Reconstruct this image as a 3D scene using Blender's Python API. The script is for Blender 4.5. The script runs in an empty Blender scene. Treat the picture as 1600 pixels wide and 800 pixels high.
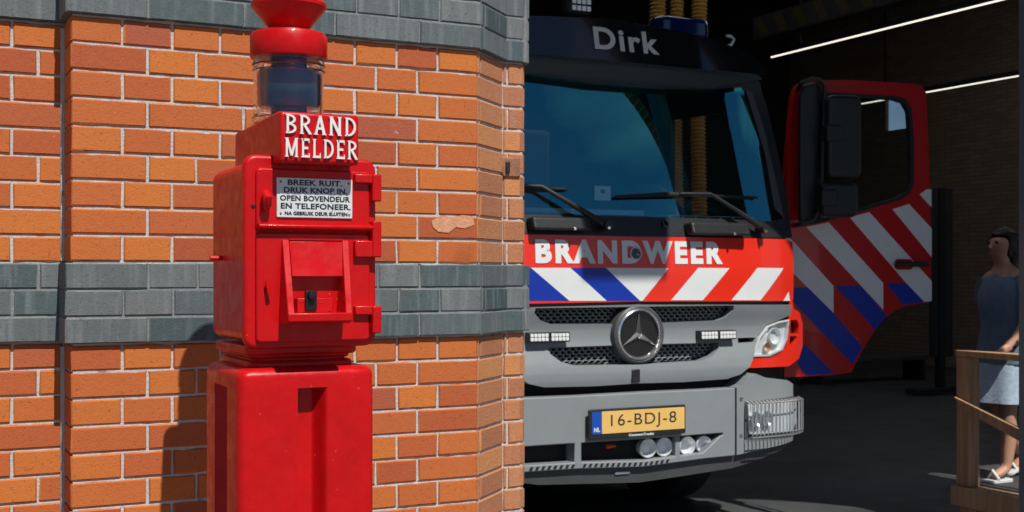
import bpy, bmesh, math, random
from mathutils import Vector, Matrix
from mathutils.geometry import tessellate_polygon
random.seed(7)
R = math.radians
scene = bpy.context.scene
col = scene.collection

# ------------------------------------------------------------------ camera, sky, sun, exposure
TH = math.atan(0.4984); S_, C_ = math.sin(TH), math.cos(TH)
F = 1920.0; HZ = 430.0; H = 1.32           # focal length in photo pixels, eye level row, eye height
cam = bpy.data.objects.new('camera', bpy.data.cameras.new('camera')); col.objects.link(cam)
cam.location = (0, 0, H); cam.rotation_euler = (R(90), 0, -TH)
cam.data.sensor_width = 36; cam.data.lens = 36 * F / 1600; cam.data.shift_y = (HZ - 400) / 1600
cam.data.clip_end = 2000
cam.data.dof.use_dof = True; cam.data.dof.focus_distance = 2.6; cam.data.dof.aperture_fstop = 11.0
scene.camera = cam
SUN_DX, SUN_DZ = -0.06, 1.42               # sun travels +Y; sideways and downward drift per metre
sd = Vector((SUN_DX, 1.0, -SUN_DZ)).normalized()
elev = math.asin(-sd.z)
world = bpy.data.worlds.new('World'); scene.world = world; world.use_nodes = True
wn = world.node_tree.nodes; wl = world.node_tree.links
sky = wn.new('ShaderNodeTexSky'); sky.sky_type = 'NISHITA'; sky.sun_disc = False
sky.sun_elevation = elev; sky.sun_rotation = math.atan2(-sd.x, -sd.y)
sky.altitude = 0; sky.ozone_density = 5.0; sky.air_density = 0.9; sky.dust_density = 0.1
bg = wn['Background']; bg.inputs['Strength'].default_value = 0.055
# thin clouds mixed into the sky
tc = wn.new('ShaderNodeTexCoord'); mp = wn.new('ShaderNodeMapping'); mp.inputs['Scale'].default_value = (1.6, 1.6, 4.0)
cn = wn.new('ShaderNodeTexNoise'); cn.inputs['Scale'].default_value = 2.2; cn.inputs['Detail'].default_value = 7
cr = wn.new('ShaderNodeValToRGB'); cr.color_ramp.elements[0].position = 0.53; cr.color_ramp.elements[1].position = 0.80
mx = wn.new('ShaderNodeMixRGB'); mx.inputs['Color2'].default_value = (7, 7.6, 8.2, 1)
wl.new(tc.outputs['Generated'], mp.inputs['Vector']); wl.new(mp.outputs['Vector'], cn.inputs['Vector'])
wl.new(cn.outputs['Fac'], cr.inputs['Fac']); wl.new(cr.outputs['Color'], mx.inputs['Fac'])
wl.new(sky.outputs['Color'], mx.inputs['Color1']); wl.new(mx.outputs['Color'], bg.inputs['Color'])
sun = bpy.data.objects.new('sun', bpy.data.lights.new('sun', 'SUN')); col.objects.link(sun)
sun.data.energy = 4.6; sun.data.angle = R(0.5); sun.data.color = (1.0, 0.95, 0.87)
sun.rotation_euler = sd.to_track_quat('-Z', 'Y').to_euler(); sun.location = (0, -5, 12)
scene.view_settings.view_transform = 'Standard'; scene.view_settings.look = 'None'
scene.view_settings.exposure = 0.12; scene.view_settings.gamma = 1.0
scene.render.engine = 'CYCLES'
scene.cycles.max_bounces = 8; scene.cycles.transparent_max_bounces = 12
scene.render.resolution_x = 1024; scene.render.resolution_y = 512

# ------------------------------------------------------------------ measuring helpers
def dirv(px, py):
    k = (px - 800) / F
    return Vector((S_ + k * C_, C_ - k * S_, (HZ - py) / F))
def P(px, py, Y):
    d = dirv(px, py); return Vector((0, 0, H)) + d * (Y / d.y)
def PX(px, py, X):
    d = dirv(px, py); return Vector((0, 0, H)) + d * (X / d.x)
def PG(px, py, z=0.0):
    d = dirv(px, py); return Vector((0, 0, H)) + d * ((z - H) / d.z)

# ------------------------------------------------------------------ materials
def mk(name, c, rough=0.5, metal=0.0, var=0.0, vscale=8.0, bump=0.0, bscale=60.0, coat=0.0, spec=0.5,
       c2=None, cthr=(0.5, 0.6), cscale=30.0, rvar=0.0, trans=0.0, ior=1.45, emit=None, estr=0.0, island=0.0):
    m = bpy.data.materials.new(name); m.use_nodes = True
    nt = m.node_tree; n = nt.nodes; l = nt.links; b = n['Principled BSDF']
    b.inputs['Base Color'].default_value = (*c, 1); b.inputs['Roughness'].default_value = rough
    b.inputs['Metallic'].default_value = metal; b.inputs['Coat Weight'].default_value = coat
    b.inputs['Coat Roughness'].default_value = 0.05
    b.inputs['Specular IOR Level'].default_value = spec; b.inputs['IOR'].default_value = ior
    b.inputs['Transmission Weight'].default_value = trans
    if emit: b.inputs['Emission Color'].default_value = (*emit, 1); b.inputs['Emission Strength'].default_value = estr
    t = n.new('ShaderNodeTexCoord'); out = None
    rgb = n.new('ShaderNodeRGB'); rgb.outputs[0].default_value = (*c, 1); out = rgb.outputs[0]
    if var:
        ns = n.new('ShaderNodeTexNoise'); ns.inputs['Scale'].default_value = vscale; ns.inputs['Detail'].default_value = 6
        ns.inputs['Roughness'].default_value = 0.65
        l.new(t.outputs['Object'], ns.inputs['Vector'])
        mr = n.new('ShaderNodeMapRange'); mr.inputs['From Min'].default_value = 0.3; mr.inputs['From Max'].default_value = 0.7
        mr.inputs['To Min'].default_value = 1 - var; mr.inputs['To Max'].default_value = 1 + var
        l.new(ns.outputs['Fac'], mr.inputs['Value'])
        mu = n.new('ShaderNodeVectorMath'); mu.operation = 'SCALE'
        l.new(out, mu.inputs[0]); l.new(mr.outputs[0], mu.inputs['Scale']); out = mu.outputs[0]
    if island:
        g = n.new('ShaderNodeNewGeometry'); mr = n.new('ShaderNodeMapRange')
        mr.inputs['To Min'].default_value = 1 - island; mr.inputs['To Max'].default_value = 1 + island
        l.new(g.outputs['Random Per Island'], mr.inputs['Value'])
        mu = n.new('ShaderNodeVectorMath'); mu.operation = 'SCALE'
        l.new(out, mu.inputs[0]); l.new(mr.outputs[0], mu.inputs['Scale']); out = mu.outputs[0]
    if c2:
        ns = n.new('ShaderNodeTexNoise'); ns.inputs['Scale'].default_value = cscale; ns.inputs['Detail'].default_value = 8
        l.new(t.outputs['Object'], ns.inputs['Vector'])
        r = n.new('ShaderNodeValToRGB'); r.color_ramp.elements[0].position = cthr[0]; r.color_ramp.elements[1].position = cthr[1]
        l.new(ns.outputs['Fac'], r.inputs['Fac'])
        mxx = n.new('ShaderNodeMixRGB'); mxx.inputs['Color2'].default_value = (*c2, 1)
        l.new(r.outputs['Color'], mxx.inputs['Fac']); l.new(out, mxx.inputs['Color1']); out = mxx.outputs[0]
    l.new(out, b.inputs['Base Color'])
    if rvar:
        ns = n.new('ShaderNodeTexNoise'); ns.inputs['Scale'].default_value = vscale * 3; ns.inputs['Detail'].default_value = 5
        l.new(t.outputs['Object'], ns.inputs['Vector'])
        mr = n.new('ShaderNodeMapRange'); mr.inputs['From Min'].default_value = 0.3; mr.inputs['From Max'].default_value = 0.7
        mr.inputs['To Min'].default_value = max(0.02, rough - rvar); mr.inputs['To Max'].default_value = rough + rvar
        l.new(ns.outputs['Fac'], mr.inputs['Value']); l.new(mr.outputs[0], b.inputs['Roughness'])
    if bump:
        ns = n.new('ShaderNodeTexNoise'); ns.inputs['Scale'].default_value = bscale; ns.inputs['Detail'].default_value = 6
        l.new(t.outputs['Object'], ns.inputs['Vector'])
        bp = n.new('ShaderNodeBump'); bp.inputs['Strength'].default_value = bump; bp.inputs['Distance'].default_value = 0.004
        l.new(ns.outputs['Fac'], bp.inputs['Height']); l.new(bp.outputs['Normal'], b.inputs['Normal'])
        if coat: l.new(bp.outputs['Normal'], b.inputs['Coat Normal'])
    return m

def brick_mat(name, stops, white=0.0, rough=0.8, streak=0.0, bump=0.5, spotscale=45):
    """fired brick: one tone per brick (island), mottling, dark pits, pale scuffs"""
    m = bpy.data.materials.new(name); m.use_nodes = True
    nt = m.node_tree; n = nt.nodes; l = nt.links; b = n['Principled BSDF']; b.inputs['Roughness'].default_value = rough
    b.inputs['Specular IOR Level'].default_value = 0.35
    t = n.new('ShaderNodeTexCoord'); g = n.new('ShaderNodeNewGeometry')
    r = n.new('ShaderNodeValToRGB'); e = r.color_ramp.elements
    while len(e) < len(stops): e.new(0.5)
    for i, (p, c) in enumerate(stops): e[i].position = p; e[i].color = (*c, 1)
    l.new(g.outputs['Random Per Island'], r.inputs['Fac'])
    # shift the noise per brick so the mottling does not run across joints
    sc = n.new('ShaderNodeVectorMath'); sc.operation = 'SCALE'; sc.inputs[0].default_value = (31, 17, 53)
    l.new(g.outputs['Random Per Island'], sc.inputs['Scale'])
    ad = n.new('ShaderNodeVectorMath'); l.new(t.outputs['Object'], ad.inputs[0]); l.new(sc.outputs[0], ad.inputs[1])
    def noise(scale, det=6, rg=0.6):
        q = n.new('ShaderNodeTexNoise'); q.inputs['Scale'].default_value = scale; q.inputs['Detail'].default_value = det
        q.inputs['Roughness'].default_value = rg; l.new(ad.outputs[0], q.inputs['Vector']); return q.outputs['Fac']
    def ramp(f, a, bb):
        q = n.new('ShaderNodeMapRange'); q.inputs['From Min'].default_value = a; q.inputs['From Max'].default_value = bb
        l.new(f, q.inputs['Value']); return q.outputs[0]
    def mix(fac, c1, c2, k=1.0):
        q = n.new('ShaderNodeMixRGB'); q.inputs['Color2'].default_value = (*c2, 1)
        mm = n.new('ShaderNodeMath'); mm.operation = 'MULTIPLY'; mm.inputs[1].default_value = k
        l.new(fac, mm.inputs[0]); l.new(mm.outputs[0], q.inputs['Fac']); l.new(c1, q.inputs['Color1']); return q.outputs[0]
    base = r.outputs['Color']
    d0 = stops[0][1]; d1 = stops[-1][1]
    c = mix(ramp(noise(14), 0.5, 0.8), base, tuple(x * 0.8 for x in d0), 0.12)
    c = mix(ramp(noise(40), 0.5, 0.8), c, tuple(min(1, x * 1.25) for x in d1), 0.25)
    c = mix(ramp(noise(110, 4), 0.60, 0.68), c, tuple(x * 0.6 for x in d0), 0.45)
    c = mix(ramp(noise(240, 3), 0.62, 0.72), c, tuple(x * 0.45 for x in d0), 0.7)
    if white: c = mix(ramp(noise(spotscale, 5, 0.7), 0.70, 0.735), c, (0.55, 0.5, 0.45), white)
    if streak:
        mp2 = n.new('ShaderNodeMapping'); mp2.inputs['Scale'].default_value = (60, 60, 5)
        l.new(ad.outputs[0], mp2.inputs['Vector'])
        q = n.new('ShaderNodeTexNoise'); q.inputs['Scale'].default_value = 1.0; q.inputs['Detail'].default_value = 4
        l.new(mp2.outputs[0], q.inputs['Vector'])
        c = mix(ramp(q.outputs['Fac'], 0.5, 0.75), c, (0.33, 0.36, 0.38), streak)
    l.new(c, b.inputs['Base Color'])
    bp = n.new('ShaderNodeBump'); bp.inputs['Strength'].default_value = bump; bp.inputs['Distance'].default_value = 0.004
    ma = n.new('ShaderNodeMath'); ma.operation = 'ADD'; l.new(noise(60), ma.inputs[0]); l.new(noise(260, 3), ma.inputs[1])
    l.new(ma.outputs[0], bp.inputs['Height']); l.new(bp.outputs[0], b.inputs['Normal'])
    return m

def brick_tex_mat(name, c1, c2, mortar, scale=1.0, axes='XZ', rough=0.9):
    m = bpy.data.materials.new(name); m.use_nodes = True
    nt = m.node_tree; n = nt.nodes; l = nt.links; b = n['Principled BSDF']; b.inputs['Roughness'].default_value = rough
    t = n.new('ShaderNodeTexCoord'); sp = n.new('ShaderNodeSeparateXYZ'); cb = n.new('ShaderNodeCombineXYZ')
    l.new(t.outputs['Object'], sp.inputs[0]); l.new(sp.outputs[axes[0]], cb.inputs['X']); l.new(sp.outputs[axes[1]], cb.inputs['Y'])
    br = n.new('ShaderNodeTexBrick'); br.inputs['Color1'].default_value = (*c1, 1); br.inputs['Color2'].default_value = (*c2, 1)
    br.inputs['Mortar'].default_value = (*mortar, 1); br.inputs['Scale'].default_value = scale
    br.inputs['Mortar Size'].default_value = 0.005; br.inputs['Brick Width'].default_value = 0.22; br.inputs['Row Height'].default_value = 0.06
    l.new(cb.outputs[0], br.inputs['Vector']); l.new(br.outputs['Color'], b.inputs['Base Color'])
    bp = n.new('ShaderNodeBump'); bp.inputs['Strength'].default_value = 0.6; bp.inputs['Distance'].default_value = 0.006; bp.invert = True
    l.new(br.outputs['Fac'], bp.inputs['Height']); l.new(bp.outputs[0], b.inputs['Normal'])
    return m

def glass_mat(name, tint, refl=1.0, ior=1.5, rough=0.0, base=0.0, gcol=(1, 1, 1)):
    """window pane: fresnel mirror over a tinted see-through"""
    m = bpy.data.materials.new(name); m.use_nodes = True
    nt = m.node_tree; n = nt.nodes; l = nt.links; n.remove(n['Principled BSDF'])
    tr = n.new('ShaderNodeBsdfTransparent'); tr.inputs['Color'].default_value = (*tint, 1)
    gl = n.new('ShaderNodeBsdfGlossy'); gl.inputs['Roughness'].default_value = rough; gl.inputs['Color'].default_value = (*gcol, 1)
    fr = n.new('ShaderNodeFresnel'); fr.inputs['IOR'].default_value = ior
    mm = n.new('ShaderNodeMath'); mm.operation = 'MULTIPLY_ADD'; mm.inputs[1].default_value = refl; mm.inputs[2].default_value = base
    ms = n.new('ShaderNodeMixShader'); ge = n.new('ShaderNodeNewGeometry')      # a pane mirrors on its outer face only
    iv = n.new('ShaderNodeMath'); iv.operation = 'SUBTRACT'; iv.inputs[0].default_value = 1.0; l.new(ge.outputs['Backfacing'], iv.inputs[1])
    pr_ = n.new('ShaderNodeMath'); pr_.operation = 'MULTIPLY'; l.new(iv.outputs[0], pr_.inputs[1]); l.new(mm.outputs[0], pr_.inputs[0])
    l.new(fr.outputs[0], mm.inputs[0]); l.new(pr_.outputs[0], ms.inputs['Fac'])
    l.new(tr.outputs[0], ms.inputs[1]); l.new(gl.outputs[0], ms.inputs[2]); l.new(ms.outputs[0], n['Material Output'].inputs['Surface'])
    return m

M = {}
M['brick'] = brick_mat('orange_brick', [(0, (.37, .080, .032)), (.15, (.43, .102, .032)), (.45, (.50, .135, .032)), (.75, (.55, .165, .033)), (.92, (.47, .122, .035)), (1, (.37, .092, .045))], white=0.6, bump=.3)
M['brick_corner'] = brick_mat('weathered_corner_brick', [(0, (.38, .15, .075)), (.5, (.46, .19, .09)), (1, (.55, .23, .085))], white=0.4, streak=0.12)
M['band'] = brick_mat('grey_band_brick', [(0, (.050, .075, .082)), (.35, (.075, .105, .112)), (.45, (.105, .125, .13)), (1, (.15, .165, .17))], white=0.5, streak=0.28, rough=0.6, bump=0.25)
M['mortar'] = mk('pale_mortar', (.50, .49, .47), .95, var=.12, vscale=40, bump=.6, bscale=160, c2=(.26, .24, .225), cthr=(.66, .74), cscale=22)
M['mortar_g'] = mk('grey_band_mortar', (.21, .22, .225), .95, var=.15, vscale=40, bump=.6, bscale=160)
M['wall_tex'] = brick_tex_mat('brick_wall_far', (.5, .17, .055), (.42, .13, .045), (.5, .46, .42))
M['wall_in'] = brick_tex_mat('dark_inner_brick', (.27, .19, .13), (.21, .145, .10), (.13, .11, .09), axes='YZ')
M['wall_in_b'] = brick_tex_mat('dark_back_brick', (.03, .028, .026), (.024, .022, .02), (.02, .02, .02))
M['ceil'] = mk('black_ceiling', (.012, .012, .013), .9)
M['patch'] = mk('pink_plaster_smear', (.60, .29, .17), .95, var=.15, vscale=40, bump=.6, bscale=120)
M['rust'] = mk('rusty_iron', (.28, .13, .07), .7, var=.3, vscale=60, bump=.5, bscale=120)
M['ground'] = mk('grey_paving', (.155, .148, .14), .9, var=.15, vscale=3, bump=.4, bscale=40)
M['floor'] = mk('dark_garage_floor', (.05, .053, .056), .6, var=.3, vscale=1.3, bump=.25, bscale=90, rvar=.12)
M['line'] = mk('white_floor_paint', (.75, .74, .70), .7, var=.1, vscale=20)
M['red'] = mk('alarm_red_paint', (.50, .004, .006), .36, var=.12, vscale=14, bump=.11, bscale=80, coat=.08, spec=.28, rvar=.12,
              c2=(.62, .14, .08), cthr=(.72, .75), cscale=190)
M['white_enamel'] = mk('white_enamel', (.62, .65, .66), .4, var=.10, vscale=40, c2=(.30, .17, .10), cthr=(.68, .73), cscale=55)
M['letter_white'] = mk('white_letter_paint', (.74, .72, .70), .4, var=.06, vscale=60)
M['ink'] = mk('black_enamel_ink', (.015, .018, .03), .4)
M['black_pl'] = mk('black_plastic', (.018, .02, .022), .42, var=.15, vscale=30, bump=.15, bscale=300)
M['black_gl'] = mk('gloss_black', (.008, .009, .011), .12, coat=.6)
M['grille_blk'] = mk('black_mesh_plastic', (.02, .022, .024), .35)
M['grille_shine'] = mk('dark_grey_mesh', (.26, .28, .29), .3)
M['truck_red'] = mk('fluorescent_red_paint', (.78, .028, .012), .32, var=.03, vscale=3, coat=.4, bump=.02, bscale=30)
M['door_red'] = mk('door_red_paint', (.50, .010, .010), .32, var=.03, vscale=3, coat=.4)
M['t_white'] = mk('reflective_white_film', (.72, .75, .76), .4, var=.03, vscale=6)
M['t_blue'] = mk('reflective_blue_film', (.006, .035, .36), .35, var=.04, vscale=6)
M['t_grey'] = mk('grey_truck_paint', (.235, .26, .275), .42, var=.05, vscale=6, coat=.15, bump=.05, bscale=200)
M['t_dgrey'] = mk('dark_grey_trim', (.07, .075, .08), .5, var=.08, vscale=8)
M['chrome'] = mk('chrome', (.88, .89, .90), .16, metal=.9)
M['silver'] = mk('reflector_silver', (.82, .83, .84), .3, metal=.2)
M['galv'] = mk('galvanised_wire', (.62, .64, .65), .35, metal=.8)
M['screen'] = glass_mat('windscreen_glass', (.93, .96, .97), refl=2.2, ior=1.5, base=.16, gcol=(.16, .86, 1.0))
M['sideglass'] = glass_mat('door_glass', (.8, .84, .85), refl=1.0, ior=1.5)
M['lens'] = glass_mat('clear_lens', (.92, .94, .95), refl=1.0, ior=1.45, base=.02)
M['jar'] = mk('lamp_glass', (.95, .97, 1.0), .02, trans=1.0, ior=1.45)
M['bluedrum'] = mk('dark_blue_glass', (.005, .02, .075), .08, coat=.5)
M['beacon'] = mk('blue_beacon_plastic', (.004, .022, .12), .12, coat=.5)
M['plate_y'] = mk('yellow_plate', (.78, .50, .15), .4, var=.04, vscale=10)
M['plate_b'] = mk('plate_blue', (.012, .075, .42), .4)
M['hose'] = mk('yellow_hose', (.58, .30, .05), .5, var=.2, vscale=6)
M['led'] = mk('strip_light', (1, 1, 1), .5, emit=(1.0, .93, .8), estr=1.25)
M['orange'] = mk('amber_lens', (.6, .33, .14), .2, coat=.4)
m_ = bpy.data.materials.new('frosted_glass'); m_.use_nodes = True; n_ = m_.node_tree.nodes; n_.remove(n_['Principled BSDF'])
t_ = n_.new('ShaderNodeBsdfTranslucent'); t_.inputs['Color'].default_value = (.8, .82, .84, 1); m_.node_tree.links.new(t_.outputs[0], n_['Material Output'].inputs['Surface'])
M['frost'] = m_
M['wood'] = None
M['skin'] = mk('skin', (.50, .27, .18), .5, var=.06, vscale=20)
M['tee'] = mk('blue_cotton', (.13, .19, .28), .9, var=.12, vscale=18, bump=.5, bscale=40)
M['skirt'] = mk('light_blue_cotton', (.42, .53, .66), .9, var=.18, vscale=35, bump=.5, bscale=60)
M['hair'] = mk('dark_hair', (.018, .013, .010), .5, var=.3, vscale=50, bump=.5, bscale=90)
M['shoe'] = mk('white_sandal', (.6, .62, .62), .6)
M['visor'] = mk('visor_black', (.030, .038, .040), .45)
M['lip'] = mk('lip_grey', (.07, .075, .078), .5, var=.1, vscale=6)
M['steel'] = mk('grey_blue_steel', (.16, .19, .21), .4, var=.06, vscale=4, metal=.2)
M['dark'] = mk('matt_black', (.010, .010, .011), .8)
M['cabin'] = mk('dark_cabin_plastic', (.02, .022, .024), .7, var=.2, vscale=8)
M['paper'] = mk('pale_card', (.6, .66, .66), .7)
M['rubber'] = mk('tyre_rubber', (.02, .02, .02), .8, bump=.3, bscale=80)
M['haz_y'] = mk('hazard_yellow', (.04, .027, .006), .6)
M['signal'] = mk('red_clip', (.8, .06, .02), .4)
M['bracket_blk'] = mk('bakelite_black', (.01, .012, .016), .25)
def wood_mat():
    m = bpy.data.materials.new('pine_wood'); m.use_nodes = True
    n = m.node_tree.nodes; l = m.node_tree.links; b = n['Principled BSDF']; b.inputs['Roughness'].default_value = .6
    t = n.new('ShaderNodeTexCoord'); mpp = n.new('ShaderNodeMapping'); mpp.inputs['Scale'].default_value = (30, 30, 2)
    q = n.new('ShaderNodeTexNoise'); q.inputs['Scale'].default_value = 1.5; q.inputs['Detail'].default_value = 6; q.inputs['Distortion'].default_value = .6
    r = n.new('ShaderNodeValToRGB'); r.color_ramp.elements[0].color = (.33, .19, .10, 1); r.color_ramp.elements[1].color = (.50, .32, .18, 1)
    r.color_ramp.elements[0].position = .35; r.color_ramp.elements[1].position = .65
    l.new(t.outputs['Object'], mpp.inputs[0]); l.new(mpp.outputs[0], q.inputs['Vector']); l.new(q.outputs['Fac'], r.inputs['Fac'])
    l.new(r.outputs['Color'], b.inputs['Base Color']); return m
M['wood'] = wood_mat()

# ------------------------------------------------------------------ mesh helpers
def tag(o, label=None, cat=None, group=None, kind=None):
    if label: o['label'] = label
    if cat: o['category'] = cat
    if group: o['group'] = group
    if kind: o['kind'] = kind
    return o
def thing(name, label, cat, loc=(0, 0, 0), group=None):
    o = bpy.data.objects.new(name, None); col.objects.link(o); o.location = loc; o.empty_display_size = .2
    return tag(o, label, cat, group)
def world_of(o):
    m = Matrix.Translation(o.location) @ o.rotation_euler.to_matrix().to_4x4()
    if o.parent: m = world_of(o.parent) @ o.matrix_parent_inverse @ m
    return m
def obj(name, bm, mat, parent=None, smooth=True, bevel=0.0, seg=2, label=None, origin=None, ang=35):
    bmesh.ops.recalc_face_normals(bm, faces=bm.faces) if len(bm.faces) < 60000 else None
    for f in bm.faces: f.smooth = smooth
    if smooth:
        for e in bm.edges:
            if len(e.link_faces) == 2: e.smooth = e.calc_face_angle(0) < R(ang)
    me = bpy.data.meshes.new(name); bm.to_mesh(me); bm.free()
    o = bpy.data.objects.new(name, me); col.objects.link(o)
    for q in (mat if isinstance(mat, (list, tuple)) else [mat]): me.materials.append(q)
    if origin is not None:
        me.transform(Matrix.Translation(-Vector(origin))); o.location = origin
    if parent: o.parent = parent; o.matrix_parent_inverse = world_of(parent).inverted()
    if bevel:
        b = o.modifiers.new('bevel', 'BEVEL'); b.width = bevel; b.segments = seg; b.limit_method = 'ANGLE'; b.angle_limit = R(35)
        b.harden_normals = False
    if label: o['label'] = label
    return o
def BM(): return bmesh.new()
def box(bm, lo, hi, mf=None, mi=0):
    vs = []
    for z in (lo[2], hi[2]):
        for x, y in ((lo[0], lo[1]), (hi[0], lo[1]), (hi[0], hi[1]), (lo[0], hi[1])):
            v = Vector((x, y, z)); vs.append(bm.verts.new(mf(*v) if mf else v))
    for q in ((3, 2, 1, 0), (4, 5, 6, 7), (0, 1, 5, 4), (1, 2, 6, 5), (2, 3, 7, 6), (3, 0, 4, 7)):
        bm.faces.new([vs[i] for i in q]).material_index = mi
def prism(bm, poly, z0, z1, mf=None):
    """poly of (x,y) extruded z0..z1"""
    a = [bm.verts.new(mf(x, y, z0) if mf else (x, y, z0)) for x, y in poly]
    b = [bm.verts.new(mf(x, y, z1) if mf else (x, y, z1)) for x, y in poly]
    n = len(poly)
    bm.faces.new(a[::-1]); bm.faces.new(b)
    for i in range(n): bm.faces.new((a[i], a[(i + 1) % n], b[(i + 1) % n], b[i]))
def rrect(x0, x1, y0, y1, r, n=5):
    pts = []
    for cx, cy, a0 in ((x1 - r, y1 - r, 0), (x0 + r, y1 - r, 90), (x0 + r, y0 + r, 180), (x1 - r, y0 + r, 270)):
        for i in range(n + 1):
            a = R(a0 + 90 * i / n); pts.append((cx + r * math.cos(a), cy + r * math.sin(a)))
    return pts
def lathe(bm, prof, c, n=48, mf=None):
    rings = []
    for r, z in prof:
        if r < 1e-5: rings.append([bm.verts.new(mf(c[0], c[1], z) if mf else (c[0], c[1], z))])
        else:
            ring = []
            for i in range(n):
                a = 2 * math.pi * i / n; x, y = c[0] + r * math.cos(a), c[1] + r * math.sin(a)
                ring.append(bm.verts.new(mf(x, y, z) if mf else (x, y, z)))
            rings.append(ring)
    for A, B in zip(rings, rings[1:]):
        for i in range(n):
            j = (i + 1) % n
            if len(A) == 1 and len(B) == 1: continue
            if len(A) == 1: bm.faces.new((A[0], B[i], B[j]))
            elif len(B) == 1: bm.faces.new((A[i], B[0], A[j]))
            else: bm.faces.new((A[i], A[j], B[j], B[i]))
def tube(bm, pts, r, n=10, closed=False, caps=True):
    pts = [Vector(p) for p in pts]; rings = []; N = len(pts); up = None
    rad = r if isinstance(r, (list, tuple)) else [r] * N
    for i, p in enumerate(pts):
        a = pts[i - 1] if (i or closed) else p; b = pts[(i + 1) % N] if (i < N - 1 or closed) else p
        t = (b - a).normalized()
        if up is None: up = t.orthogonal().normalized()
        up = (up - t * up.dot(t)).normalized(); w = t.cross(up)
        rings.append([bm.verts.new(p + (up * math.cos(2 * math.pi * k / n) + w * math.sin(2 * math.pi * k / n)) * rad[i]) for k in range(n)])
    m = N if closed else N - 1
    for i in range(m):
        A, B = rings[i], rings[(i + 1) % N]
        for k in range(n): bm.faces.new((A[k], A[(k + 1) % n], B[(k + 1) % n], B[k]))
    if not closed and caps:
        bm.faces.new(rings[0][::-1]); bm.faces.new(rings[-1])
def panel(outer, holes, mf, thick, step=0.05, mi=0, bm=None):
    """polygon (with holes) in (u,z), cut into strips, mapped by mf(u,z,w) and given thickness inwards"""
    b = bmesh.new(); loops = [outer] + list(holes); vs = [b.verts.new((u, z, 0)) for lp_ in loops for u, z in lp_]
    for t in tessellate_polygon([[Vector((u, z, 0)) for u, z in lp_] for lp_ in loops]):
        try: b.faces.new([vs[i] for i in t])
        except ValueError: pass
    bmesh.ops.recalc_face_normals(b, faces=b.faces)
    us = [p[0] for p in outer]; zs = [p[1] for p in outer]
    if step:
        u = math.floor(min(us) / step) * step + step
        while u < max(us):
            bmesh.ops.bisect_plane(b, geom=b.verts[:] + b.edges[:] + b.faces[:], plane_co=(u, 0, 0), plane_no=(1, 0, 0)); u += step
        z = math.floor(min(zs) / step) * step + step
        while z < max(zs):
            bmesh.ops.bisect_plane(b, geom=b.verts[:] + b.edges[:] + b.faces[:], plane_co=(0, z, 0), plane_no=(0, 1, 0)); z += step
    if thick:
        r = bmesh.ops.extrude_face_region(b, geom=b.faces[:])
        for v in r['geom']:
            if isinstance(v, bmesh.types.BMVert): v.co.z = -thick
    for v in b.verts: v.co = Vector(mf(v.co.x, v.co.y, v.co.z))
    if bm is None: return b
    vm = {}
    for v in b.verts: vm[v] = bm.verts.new(v.co)
    for f in b.faces: bm.faces.new([vm[v] for v in f.verts]).material_index = mi
    b.free(); return bm
def text_bm(s, size, mf, thick, bold=0.0, sx=1.0, space=1.0, shear=0.0, line=1.0, align='LEFT', res=4, step=0):
    """lettering: font curve -> mesh in (u,z) -> mapped by mf(u,z,w)"""
    cu = bpy.data.curves.new('lettering', 'FONT'); cu.body = s; cu.size = size; cu.offset = bold; cu.space_character = space
    cu.shear = shear; cu.space_line = line; cu.align_x = align; cu.resolution_u = res; cu.extrude = thick / 2
    o = bpy.data.objects.new('lettering', cu); col.objects.link(o)
    dg = bpy.context.evaluated_depsgraph_get(); me = bpy.data.meshes.new_from_object(o.evaluated_get(dg))
    bpy.data.objects.remove(o); bpy.data.curves.remove(cu)
    b = bmesh.new(); b.from_mesh(me); bpy.data.meshes.remove(me)
    if step:
        for ax in (0, 1):
            vals = [v.co[ax] for v in b.verts]; t = min(vals) + step
            while t < max(vals):
                no = [0, 0, 0]; no[ax] = 1; co = [0, 0, 0]; co[ax] = t
                bmesh.ops.bisect_plane(b, geom=b.verts[:] + b.edges[:] + b.faces[:], plane_co=co, plane_no=no); t += step
    for v in b.verts: v.co = Vector(mf(v.co.x * sx, v.co.y, v.co.z))
    bmesh.ops.remove_doubles(b, verts=b.verts, dist=1e-6)
    return b
def text_size(s, size, bold=0, space=1.0, line=1.0):
    b = text_bm(s, size, lambda u, z, w: (u, z, w), .001, bold, space=space, line=line)
    xs = [v.co.x for v in b.verts]; ys = [v.co.y for v in b.verts]; b.free()
    return min(xs), max(xs), min(ys), max(ys)
def fit_text(s, u0, u1, z0, z1, mf, thick, bold=0.0, space=1.0, shear=0.0, res=4, step=0):
    """lettering scaled to fill the rectangle u0..u1, z0..z1 (cap height to height)"""
    a = text_size(s, 1.0, bold / (z1 - z0) * .7, space)
    k = (z1 - z0) / (a[3] - a[2]); kx = (u1 - u0) / (a[1] - a[0]) / k
    return text_bm(s, k, lambda u, z, w: mf(u0 + (u - a[0] * k * kx), z0 + (z - a[2] * k), w), thick, bold, sx=kx, space=space, res=res, step=step)

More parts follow.
